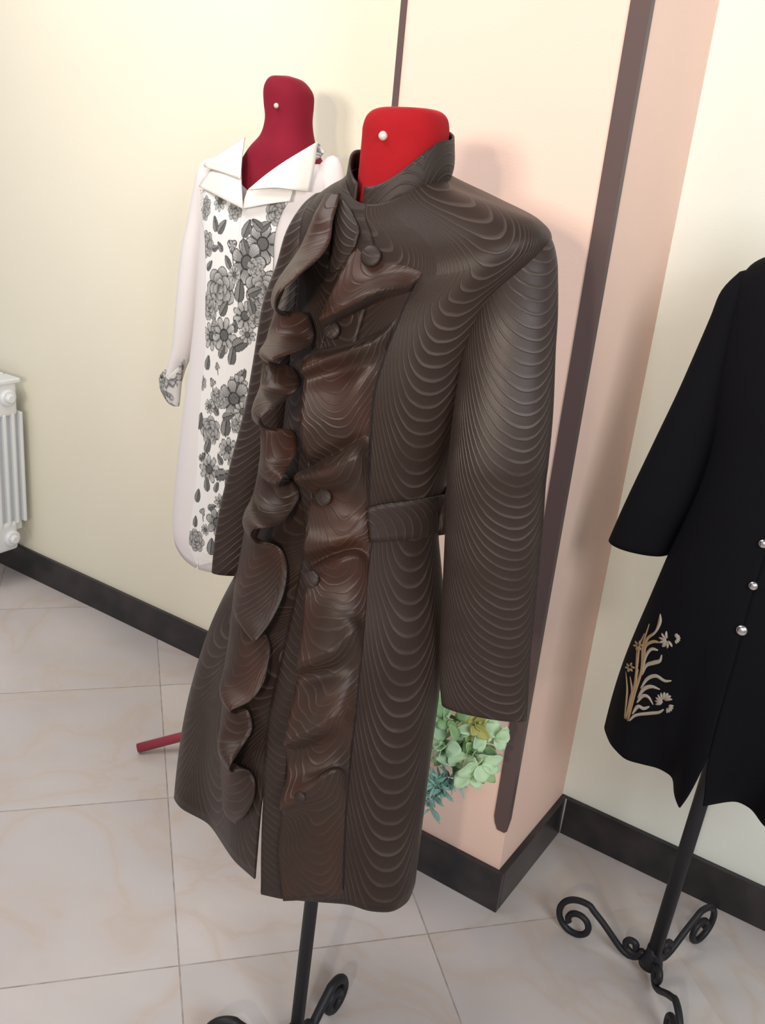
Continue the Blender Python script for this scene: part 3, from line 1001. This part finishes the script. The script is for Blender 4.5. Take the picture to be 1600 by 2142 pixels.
def flower_strokes(cx, cy, r_, n, a0, span):
    return [[(cx + 3 * math.cos(a), cy + 3 * math.sin(a)), (cx + r_ * .6 * math.cos(a), cy + r_ * .6 * math.sin(a)), (cx + r_ * math.cos(a + .1), cy + r_ * math.sin(a + .1))] for a in np.linspace(a0, a0 + span, n)]


pale += flower_strokes(1396, 1338, 18, 7, 0.9, 3.6) + flower_strokes(1412, 1336, 11, 6, -1.2, 2.4) + flower_strokes(1388, 1466, 18, 9, 2.6, 3.4) + flower_strokes(1396, 1478, 13, 5, -0.2, 1.8)
gold += flower_strokes(1336, 1350, 11, 6, 0, 5) + flower_strokes(1318, 1396, 10, 6, 0, 5)
V, F = join_vf([stroke(kv, s, 0.0030) for s in gold]); adopt(link('gold_embroidery', mesh_from(V, F), M_gold), kcoat)
V, F = join_vf([stroke(kv, s, 0.0034) for s in pale]); adopt(link('pale_embroidery', mesh_from(V, F), M_goldpale), kcoat)

neckK = [(-0.21, 1.58, .09, .06, 1.0, 0), (-0.205, 1.585, .11, .07, 1.15, 0), (-0.205, 1.588, .12, .07, 1.30, 0), (-0.205, 1.588, .09, .06, 1.355, 0), (-0.205, 1.585, .054, .048, 1.385, 0), (-0.205, 1.585, .052, .047, 1.45, 0),
         (-0.205, 1.585, .052, .046, 1.49, 0), (-0.205, 1.585, .044, .038, 1.507, 0), (-0.205, 1.585, .01, .01, 1.512, 0)]
f3 = form('dress_form', 'black iron dress form stand with scrolled feet, carrying the black coat by the pale wall', neckK, 0, 0, KX, KY, 0.03, 1.02, M_crimson, M_iron, 0.0140, None, None, None, 'dress forms')
iron_legs(f3, KX, KY, (181, 70, 302), 0.0068, 1.0)

# ================================================================== FLORAL COAT
GX, GY = -1.335, 1.60
ringsF = [
    (-1.312, 1.590, 0.060, 0.060, 0.072, 0.052, 1.372, 1.455, 1.465),
    (-1.315, 1.592, 0.085, 0.085, 0.080, 0.062, 1.366, 1.446, 1.458),
    (-1.325, 1.596, 0.130, 0.125, 0.088, 0.078, 1.355, 1.432, 1.440),
    (-1.335, 1.600, 0.165, 0.150, 0.096, 0.088, 1.335, 1.408, 1.410),
    (-1.340, 1.600, 0.170, 0.145, 0.102, 0.090, 1.290, 1.330, 1.330),
    (-1.348, 1.598, 0.165, 0.138, 0.104, 0.090, 1.200, 1.210, 1.210),
    (-1.358, 1.596, 0.158, 0.130, 0.104, 0.088, 1.100, 1.100, 1.100),
    (-1.368, 1.594, 0.158, 0.130, 0.104, 0.088, 1.000, 1.000, 1.000),
    (-1.378, 1.592, 0.158, 0.145, 0.108, 0.092, 0.900, 0.900, 0.900),
    (-1.388, 1.590, 0.158, 0.160, 0.114, 0.100, 0.780, 0.780, 0.780),
    (-1.398, 1.588, 0.155, 0.170, 0.118, 0.105, 0.660, 0.670, 0.660),
    (-1.405, 1.586, 0.145, 0.178, 0.120, 0.110, 0.540, 0.600, 0.560),
]
hemF = [(t, -1.408 + (.175 if math.sin(2 * PI * t) > 0 else .140) * math.sin(2 * PI * t), 1.586 - .112 * math.cos(2 * PI * t)) for t in np.linspace(0, 1, 20)]
fb = Body(ringsF, hemF, 0.60, 0.56, 0.54)
fv = fb.bvh
fcoat = thing('short_coat', 'white coat with grey floral print front and layered collar, near the cream wall', 'coat', (GX, GY, 0.54))
o = adopt(link('coat_body', fb.mesh(), M_white), fcoat); solid(o, 0.003, 1.0)
# printed front
fl_L = [(419, 396), (419, 420), (421, 455), (428, 490), (430, 540), (430, 610), (430, 677), (429, 742), (420, 831), (415, 902), (410, 1007), (402, 1072), (396, 1124), (398, 1150), (412, 1182)]
fl_M = [(509, 430), (506, 445), (503, 470), (500, 500), (496, 550), (491, 610), (486, 677), (479, 742), (470, 831), (461, 902), (453, 1007), (444, 1072), (434, 1124), (427, 1160), (416, 1183)]
fl_R = [(610, 410), (592, 440), (580, 470), (573, 505), (571, 560), (564, 620), (556, 680), (548, 742), (536, 831), (528, 902), (514, 1007), (504, 1072), (494, 1124), (486, 1150), (478, 1168)]
flowers = [(431, 436, 18, 'r'), (462, 421, 15, 'd'), (494, 439, 16, 'r'), (452, 468, 12, 'l', 2.0), (466, 474, 13, 'l', 0.9), (434, 511, 20, 'r'), (452, 519, 9, 'l', 0.3), (462, 516, 9, 'l', 2.4), (487, 514, 17, 'b'),
           (519, 478, 14, 'l', 1.2), (530, 484, 9, 'l', 2.0), (552, 510, 30, 'f'), (519, 549, 33, 'f'), (553, 605, 30, 'r'), (504, 608, 17, 'l', 1.5), (462, 605, 33, 'r'), (440, 640, 22, 'r'), (470, 645, 14, 'l', 1.0),
           (515, 661, 23, 'd'), (556, 473, 12, 'l', 0.6), (581, 445, 18, 'r'), (492, 575, 14, 'd'), (494, 682, 10, 'l', 1.6), (425, 590, 12, 'l', 1.4), (536, 560, 14, 'r'),
           (444, 703, 22, 'd'), (470, 701, 28, 'd'), (507, 718, 18, 'l', 0.5), (488, 743, 15, 'l', 1.4), (466, 735, 12, 'l', 1.1), (436, 758, 12, 'l', 1.4), (456, 766, 9, 'b'), (424, 800, 12, 'r'), (446, 800, 12, 'b'), (506, 788, 15, 'l', 1.0),
           (500, 806, 18, 'd'), (492, 834, 31, 'f'), (457, 834, 17, 'r'), (452, 858, 10, 'l', 2.4), (475, 890, 17, 'l', 1.5), (441, 900, 23, 'r'), (420, 880, 14, 'l', 1.4), (436, 932, 13, 'l', 1.3), (500, 890, 14, 'r'),
           (480, 939, 19, 'd'), (439, 981, 23, 'd'), (468, 992, 17, 'l', 0.4), (434, 1012, 12, 'l', 1.7), (455, 1018, 10, 'l', 1.2), (415, 1036, 12, 'l', 1.4), (425, 1070, 11, 'b'), (465, 1050, 14, 'd'), (457, 1092, 25, 'f'),
           (410, 1090, 10, 'l', 1.5), (444, 1142, 15, 'l', 1.5), (411, 1130, 20, 'r'), (431, 1108, 10, 'd'), (470, 1130, 16, 'r'), (495, 960, 16, 'r'), (520, 700, 14, 'd'), (540, 660, 16, 'r'), (510, 860, 16, 'd'), (505, 1010, 18, 'r'), (490, 1070, 16, 'd'), (440, 555, 10, 'l', 0.8), (478, 548, 11, 'l', 2.2), (535, 610, 13, 'l', 0.5), (450, 675, 13, 'b'), (540, 470, 12, 'l', 2.6), (515, 515, 12, 'l', 2.0), (528, 640, 12, 'l', 1.9), (480, 870, 12, 'l', 0.4), (440, 850, 12, 'd'), (462, 960, 10, 'l', 2.2), (425, 955, 10, 'l', 0.7), (445, 1060, 10, 'l', 0.5), (480, 1015, 12, 'l', 2.0)]


def paint(P):
    """Print colours for cloth points (x, z in metres on the cloth)."""
    X = P[:, 0]; Z = P[:, 2]
    col = np.full(len(P), 0.76)
    r2 = np.random.default_rng(3)
    for fdat in flowers:
        c = on(fv, fdat[0], fdat[1], 0.003)
        if c is None: continue
        rr = fdat[2] * 1.27 / 900.0
        dx = (X - c[0]) / 0.92; dz = Z - c[2]
        r_ = np.hypot(dx, dz) / rr; a = np.arctan2(dz, dx)
        kd = fdat[3]; ph = r2.uniform(0, 6)
        if kd in 'fd':
            n = 7 if kd == 'f' else 9
            lobe = np.abs(np.cos(n * (a + ph) / 2)); edge = 0.62 + 0.38 * lobe ** 0.6
            m_ = r_ < edge
            sh = 0.20 + 0.42 * (r_ / edge) ** 1.6 * lobe ** 0.5 if kd == 'f' else 0.30 + 0.40 * (r_ / edge) * lobe
            sh = sh + 0.10 * np.sin(a * 40 + r_ * 6)
            sh = np.where(lobe < 0.28, 0.07, sh); sh = np.where(r_ > edge * 0.93, 0.08, sh)
            sh = np.where(r_ < 0.30, 0.16 + 0.10 * np.sin(a * 12) * np.sin(r_ * 60), sh); sh = np.where(np.abs(r_ - 0.31) < 0.035, 0.04, sh)
        elif kd == 'r':
            m_ = np.zeros(len(P), bool); sh = np.full(len(P), 0.4)
            for rad_, npet, pr_ in ((.66, 7, .36), (.44, 5, .33), (.22, 4, .26), (.0, 1, .2)):
                for q in range(npet):
                    b_ = ph + rad_ * 3 + 2 * PI * q / npet
                    px_ = dx / rr - rad_ * math.cos(b_); pz_ = dz / rr - rad_ * math.sin(b_)
                    d_ = np.hypot(px_, pz_) / pr_; k_ = d_ < 1
                    out_ = (px_ * math.cos(b_) + pz_ * math.sin(b_)) / pr_
                    v_ = 0.34 + 0.30 * out_ + 0.09 * np.sin(np.arctan2(pz_, px_) * 16)
                    v_ = np.where(d_ > 0.88, 0.06, v_)
                    sh = np.where(k_, v_, sh); m_ |= k_
        elif kd == 'l':
            an = fdat[4]; u = (dx * math.cos(an) + dz * math.sin(an)) / rr; v = (-dx * math.sin(an) + dz * math.cos(an)) / rr
            wd_ = 0.55 * np.sqrt(np.clip(1 - u ** 2, 0, 1)) * (1.0 - 0.35 * u)
            m_ = (np.abs(u) < 1) & (np.abs(v) < wd_)
            sh = np.where(v > 0, 0.30, 0.17) + 0.06 * np.sin((u + np.abs(v)) * 26); sh = np.where(np.abs(v) < 0.05, 0.05, sh); sh = np.where(np.abs(v) > wd_ - 0.08, 0.06, sh)
        else:
            edge = 0.55 + 0.12 * np.cos(3 * a + ph)
            m_ = r_ < edge; sh = 0.38 + 0.25 * np.sin(6 * a + r_ * 5); sh = np.where(r_ > edge * 0.85, 0.07, sh)
            st_ = (np.abs(dx + 0.2 * dz) < 0.0016) & (dz < 0) & (dz > -1.5 * rr); col[st_] = 0.15
        col[m_] = np.clip(sh[m_] * 0.74, 0.02, 0.7)
    return col


for (La, Rb, nm, off) in ((fl_L, fl_M, 'printed_front_panel', 0.0045), (fl_M, fl_R, 'printed_front_panel', 0.0065)):
    P = strip_from(fv, La, Rb, off, 90, (0.5, -0.5), 34)
    me = grid(P, uv_of(P), flip=True)
    g_ = paint(P.reshape(-1, 3))
    at = me.color_attributes.new('print', 'FLOAT_COLOR', 'POINT')
    cc = np.stack([g_ * 1.0, g_ * 1.0, g_ * 0.985, np.ones_like(g_)], 1).astype(np.float32)
    at.data.foreach_set('color', cc.ravel())
    o = adopt(link(nm, me, M_print), fcoat); solid(o, 0.0015, 0)

# sleeves
LL = [(440, 326), (418, 345), (408, 385), (394, 458), (379, 536), (367, 661), (361, 727), (351, 770), (344, 800)]
RR = [(455, 334), (466, 360), (464, 400), (452, 470), (440, 545), (420, 661), (405, 727), (388, 770), (376, 812)]
ys = [1.60, 1.60, 1.60, 1.60, 1.60, 1.60, 1.60, 1.60, 1.60]
P, UV = sleeve(LL, RR, ys, 1.0, M_white, '', fcoat); P[0] = P[0].mean(0)
o = adopt(link('sleeve', grid(P, UV), M_white), fcoat); solid(o, 0.002, 0)
LL = [(690, 322), (668, 350), (655, 400), (640, 470), (620, 560), (605, 660), (595, 760)]
RR = [(704, 330), (718, 352), (722, 400), (712, 470), (690, 560), (668, 660), (650, 760)]
P, UV = sleeve(LL, RR, [1.6] * 7, 0.9, M_white, '', fcoat); P[0] = P[0].mean(0)
o = adopt(link('sleeve', grid(P, UV), M_white), fcoat); solid(o, 0.002, 0)


# turned-up printed cuff
def ring_loft(rows, mat, name, parent, th, seg=40):
    P = []
    for (l, r, y, dp) in rows:
        a = at_y(*l, y); b = at_y(*r, y); c = (a + b) / 2; h = (b - a) / 2
        d = ray(*l); d = np.array([d[0], d[1], 0]) / math.hypot(d[0], d[1])
        P.append([c + h * math.cos(2 * PI * s / seg) - d * np.linalg.norm(h) * dp * math.sin(2 * PI * s / seg) for s in range(seg + 1)])
    P = cr(np.array(P), 4)
    o = adopt(link(name, grid(P, uv_of(P)), mat), parent); solid(o, th, 0)


ring_loft([((333, 790), (386, 748), 1.60, .9), ((335, 812), (380, 795), 1.60, .9), ((345, 832), (376, 838), 1.60, .9), ((352, 842), (374, 848), 1.60, .9)], M_cuff, 'printed_cuff', fcoat, 0.002)


def patch(bvh, quad, mat, name, parent, n=12, th=0.003, bow=0.004):
    """Four corners (px, py, lift) in order; bilinear patch bowed outwards."""
    a, b, c, d = [np.array(on_safe(bvh, q[0], q[1], q[2], (0.7, 0.7))) for q in quad]
    P = []
    nn = np.array([-0.3, -0.93, 0.2])
    for i in range(n):
        s = i / (n - 1); row = []
        for j in range(n):
            t = j / (n - 1)
            p = (a * (1 - t) + b * t) * (1 - s) + (d * (1 - t) + c * t) * s
            row.append(p + nn * bow * 4 * t * (1 - t) * (0.3 + s))
        P.append(row)
    P = np.array(P)
    o = adopt(link(name, grid(P, uv_of(P), flip=True), mat), parent); solid(o, th, 0)
    return o


def cpatch(rows_, mat, name, th=0.0025):
    A_ = cr(np.array([[at_y(*q) for q in r_] for r_ in rows_]), 6); A_ = np.swapaxes(cr(np.swapaxes(A_, 0, 1), 6), 0, 1)
    o = adopt(link(name, grid(A_, uv_of(A_), flip=True), mat), fcoat); solid(o, th, 0)


# each row runs from the neck edge outwards: (px, py, y)
cpatch([[(512, 287, 1.545), (475, 312, 1.555), (436, 338, 1.575)], [(506, 330, 1.505), (468, 335, 1.525), (427, 345, 1.565)], [(503, 374, 1.488), (468, 362, 1.505), (430, 350, 1.560)]], M_white2, 'upper_collar')
cpatch([[(504, 352, 1.502), (476, 350, 1.520), (446, 352, 1.560)], [(505, 384, 1.492), (465, 374, 1.505), (430, 370, 1.550)], [(508, 437, 1.482), (462, 414, 1.490), (416, 390, 1.540)]], M_white2, 'lower_collar')
cpatch([[(664, 296, 1.555), (658, 345, 1.548), (646, 401, 1.530)], [(600, 335, 1.510), (608, 366, 1.506), (612, 397, 1.500)], [(556, 366, 1.490), (565, 380, 1.488), (574, 393, 1.486)], [(519, 397, 1.480), (523, 397, 1.480), (528, 396, 1.480)]], M_white2, 'upper_collar')
cpatch([[(612, 385, 1.518), (612, 400, 1.512), (606, 421, 1.505)], [(560, 390, 1.500), (560, 408, 1.496), (560, 427, 1.492)], [(518, 398, 1.488), (512, 416, 1.486), (509, 437, 1.484)]], M_white2, 'lower_collar')
cpatch([[(665, 300, 1.575), (672, 306, 1.580), (680, 318, 1.585)], [(655, 340, 1.560), (662, 335, 1.565), (670, 328, 1.575)]], M_cuff, 'collar_backing')

# its form
neckF = [(-1.36, 1.595, .10, .06, 1.0, 0), (-1.345, 1.60, .12, .07, 1.15, 0), (-1.335, 1.60, .13, .072, 1.28, 0), (-1.325, 1.597, .125, .080, 1.35, 0), (-1.318, 1.597, .115, .078, 1.39, 0), (-1.313, 1.595, .098, .070, 1.43, 0),
         (-1.308, 1.588, .072, .060, 1.465, 0), (-1.303, 1.59, .054, .048, 1.492, 0), (-1.302, 1.59, .0475, .042, 1.522, 0), (-1.304, 1.59, .0495, .044, 1.550, 0), (-1.306, 1.59, .0500, .044, 1.572, -.002),
         (-1.309, 1.59, .043, .038, 1.588, -.003), (-1.312, 1.59, .030, .026, 1.599, -.002), (-1.313, 1.59, .006, .006, 1.603, 0)]
f2 = form('dress_form', 'dress form with deep crimson velvet neck and red tube feet, wearing the white floral coat', neckF, 0, 0, GX, GY, 0.07, 1.05, M_crimson, M_redtube, 0.0125, None, None, None, 'dress forms')
pin_on([c for c in f2.children if c.name.startswith('velvet')][0], 578, 221, f2, 0.0052)
e0 = at_z(288, 1565, 0.013)
hub = np.array([GX, GY, 0.095])
v0 = e0 - hub; a0 = math.atan2(v0[1], v0[0]); L0 = math.hypot(v0[0], v0[1])
for dd, ln in ((0, 1.0), (2 * PI / 3, 0.8), (-2 * PI / 3, 1.0)):
    a = a0 + dd; e = np.array([GX + math.cos(a) * L0 * ln, min(GY + math.sin(a) * L0 * ln, 1.82), 0.013])
    adopt(link('tube_foot', tube([hub, (hub + e) / 2, e], 0.012, 14), M_redtube), f2)
adopt(link('foot_hub', lathe([(0.018, -0.03), (0.02, -0.02), (0.02, 0.02), (0.018, 0.03)], hub, 20), M_redtube), f2)

# ================================================================== RADIATOR
rad = thing('radiator', 'white sectional radiator mounted low on the cream wall', 'radiator', (-2.66, 1.76, 0.12))
ZB, ZTp = 0.135, 0.715
for k in range(5):
    x1 = -2.508 - 0.082 * k; x0 = x1 - 0.076
    parts = []
    def addbox(lo, hi, bev=0.006):
        me = box(lo, hi, bev); parts.append(([tuple(v.co) for v in me.vertices], [tuple(p.vertices) for p in me.polygons])); bpy.data.meshes.remove(me)
    xm = (x0 + x1) / 2
    # front and rear fins, depth columns
    addbox((x0, 1.672, ZB + 0.01), (x1, 1.684, ZTp), 0.004)
    for yy in (1.70, 1.731, 1.762, 1.793, 1.822):
        w_ = 0.0105
        addbox((x0 + 0.012, yy - w_ * .55, ZB + 0.09), (x1 - 0.006, yy + w_ * .55, ZTp - 0.115), 0.004)
    addbox((xm - 0.012, 1.675, ZB + 0.06), (xm + 0.012, 1.820, ZTp - 0.09), 0.003)
    # headers
    addbox((x0 + 0.010, 1.678, ZTp - 0.125), (x1 - 0.008, 1.812, ZTp - 0.010), 0.012)
    addbox((x0 + 0.010, 1.690, ZB), (x1 - 0.008, 1.792, ZB + 0.10), 0.012)
    addbox((x0 + 0.002, 1.674, ZTp - 0.020), (x1 - 0.002, 1.822, ZTp - 0.004), 0.005)
    V, F = join_vf(parts)
    me = mesh_from(V, F, False)
    o = adopt(link('radiator_section', me, M_rad), rad)
for (z_, y_) in ((ZTp - 0.062, 1.775), (ZB + 0.045, 1.765)):
    V = []
    prof = [(0.027, 0.0), (0.027, 0.010), (0.022, 0.014), (0.015, 0.014), (0.015, 0.022), (0.011, 0.026), (0.002, 0.026)]
    seg = 28
    for r_, h in prof:
        for s in range(seg):
            a = 2 * PI * s / seg; V.append((-2.518 + h, y_ + r_ * math.cos(a), z_ + r_ * math.sin(a)))
    F = [(i * seg + s, i * seg + (s + 1) % seg, (i + 1) * seg + (s + 1) % seg, (i + 1) * seg + s) for i in range(len(prof) - 1) for s in range(seg)]
    F += [tuple(range(seg))[::-1], tuple((len(prof) - 1) * seg + s for s in range(seg))]
    adopt(link('end_plug', mesh_from(V, F, False), M_rad), rad)
adopt(link('wall_bracket', box((-2.62, 1.80, ZTp - 0.10), (-2.60, WY, ZTp - 0.07), 0.002), M_rad), rad)
adopt(link('wall_bracket', box((-2.62, 1.78, ZB + 0.03), (-2.60, WY, ZB + 0.06), 0.002), M_rad), rad)

# ================================================================== PLANT
PX, PY = -0.87, 1.405
plant = thing('potted_plant', 'pale green artificial leafy plant behind the brown coat, by the peach column', 'plant', (PX, PY, 0))
adopt(link('pot', lathe([(0.045, 0.0), (0.052, 0.01), (0.062, 0.12), (0.068, 0.22), (0.072, 0.235), (0.066, 0.235), (0.060, 0.215), (0.002, 0.215)], (PX, PY, 0), 36), M_pot), plant)


def leaf_vf(base, d, up, L_, w, curl=0.3, cup=0.25, n=7, mcols=5):
    d = np.array(d, float); d /= np.linalg.norm(d); up = np.array(up, float)
    s_ = np.cross(d, up); s_ /= np.linalg.norm(s_) + 1e-9; up = np.cross(s_, d)
    V = []; F = []
    for i in range(n):
        t = i / (n - 1)
        wid = w * (math.sin(PI * min(1, t * 0.9 + 0.06)) ** 0.75)
        c = np.array(base) + d * L_ * t - up * curl * L_ * t * t
        for j in range(mcols):
            q = j / (mcols - 1) * 2 - 1
            V.append(c + s_ * wid * q + up * cup * wid * q * q + up * 0.08 * w * math.sin(9 * t + 3 * q))
    for i in range(n - 1):
        for j in range(mcols - 1):
            a = i * mcols + j; F.append((a, a + 1, a + mcols + 1, a + mcols))
    return V, F


def cluster(c, rad_, k, Ls, ws, seed, flat=(1, 0.5, 0.9)):
    r3 = np.random.default_rng(seed); out = []
    for _ in range(k):
        v = r3.normal(size=3) * flat; v[1] -= 0.3; v /= np.linalg.norm(v)
        b = np.array(c) + v * rad_ * r3.uniform(0.1, 0.6)
        out.append(leaf_vf(b, v + np.array([0, 0, 0.1]), r3.normal(size=3) * .5 + np.array([0.2, -0.7, 0.6]), Ls * r3.uniform(.7, 1.2), ws * r3.uniform(.7, 1.15), r3.uniform(0, .5), r3.uniform(.1, .5)))
    return out


def pt(px, py, y): return at_y(px, py, y)


green, petal, olive, fern = [], [], [], []
for i, (x, y, dpt) in enumerate(((950, 1580, 1.40), (975, 1560, 1.41), (1000, 1600, 1.40), (930, 1545, 1.39), (990, 1575, 1.39), (1010, 1550, 1.42), (940, 1500, 1.38))):
    green += cluster(pt(x, y, dpt), 0.03, 9, 0.036, 0.013, 10 + i)
for i, (x, y, dpt) in enumerate(((1035, 1530, 1.42), (960, 1600, 1.37), (1015, 1505, 1.42), (985, 1610, 1.38), (925, 1560, 1.36), (1000, 1525, 1.40), (915, 1480, 1.38), (1000, 1590, 1.37))):
    petal += cluster(pt(x, y, dpt), 0.018, 7, 0.034, 0.017, 40 + i)
olive += cluster(pt(995, 1512, 1.39), 0.012, 9, 0.026, 0.012, 70)
for i, (x, y, dpt) in enumerate(((925, 1630, 1.37), (940, 1625, 1.38), (910, 1640, 1.36), (960, 1632, 1.39), (925, 1650, 1.37), (905, 1665, 1.36))):
    fern += cluster(pt(x, y, dpt), 0.012, 16, 0.026, 0.0035, 90 + i)
for i, (x, y) in enumerate(((902, 1690), (900, 1670))):
    fern += cluster(pt(x, y, 1.36), 0.01, 6, 0.03, 0.004, 120 + i)
# hidden middle of the plant
for i, (dx, dz) in enumerate(((0.02, 0.40), (-0.03, 0.46), (0.06, 0.44), (0.0, 0.52), (0.07, 0.52))):
    green += cluster((PX + dx, PY - 0.01, dz), 0.03, 9, 0.04, 0.015, 140 + i)
for nm, parts_, mt in (('leaves', green, M_leaf), ('pale_leaves', petal, M_petal), ('olive_blossom', olive, M_olive), ('fern_sprigs', fern, M_fern)):
    V, F = join_vf(parts_); o = adopt(link(nm, mesh_from(V, F), mt), plant); solid(o, 0.0008, 0)
st_parts = []
for (x, y, dpt) in ((950, 1580, 1.40), (1000, 1600, 1.40), (930, 1545, 1.39), (1035, 1530, 1.42), (925, 1630, 1.37), (1000, 1512, 1.39), (985, 1490, 1.39), (903, 1680, 1.36), (915, 1480, 1.38)):
    e = pt(x, y, dpt); b = np.array([PX + random.uniform(-.02, .02), PY + random.uniform(-.02, .02), 0.215])
    mid = (b + e) / 2 + np.array([-0.02, 0, 0.10])
    st_parts.append(tube_vf(cr(np.array([b, mid, e]), 8), 0.0022, 8))
V, F = join_vf(st_parts); adopt(link('stems', mesh_from(V, F), M_stem), plant)
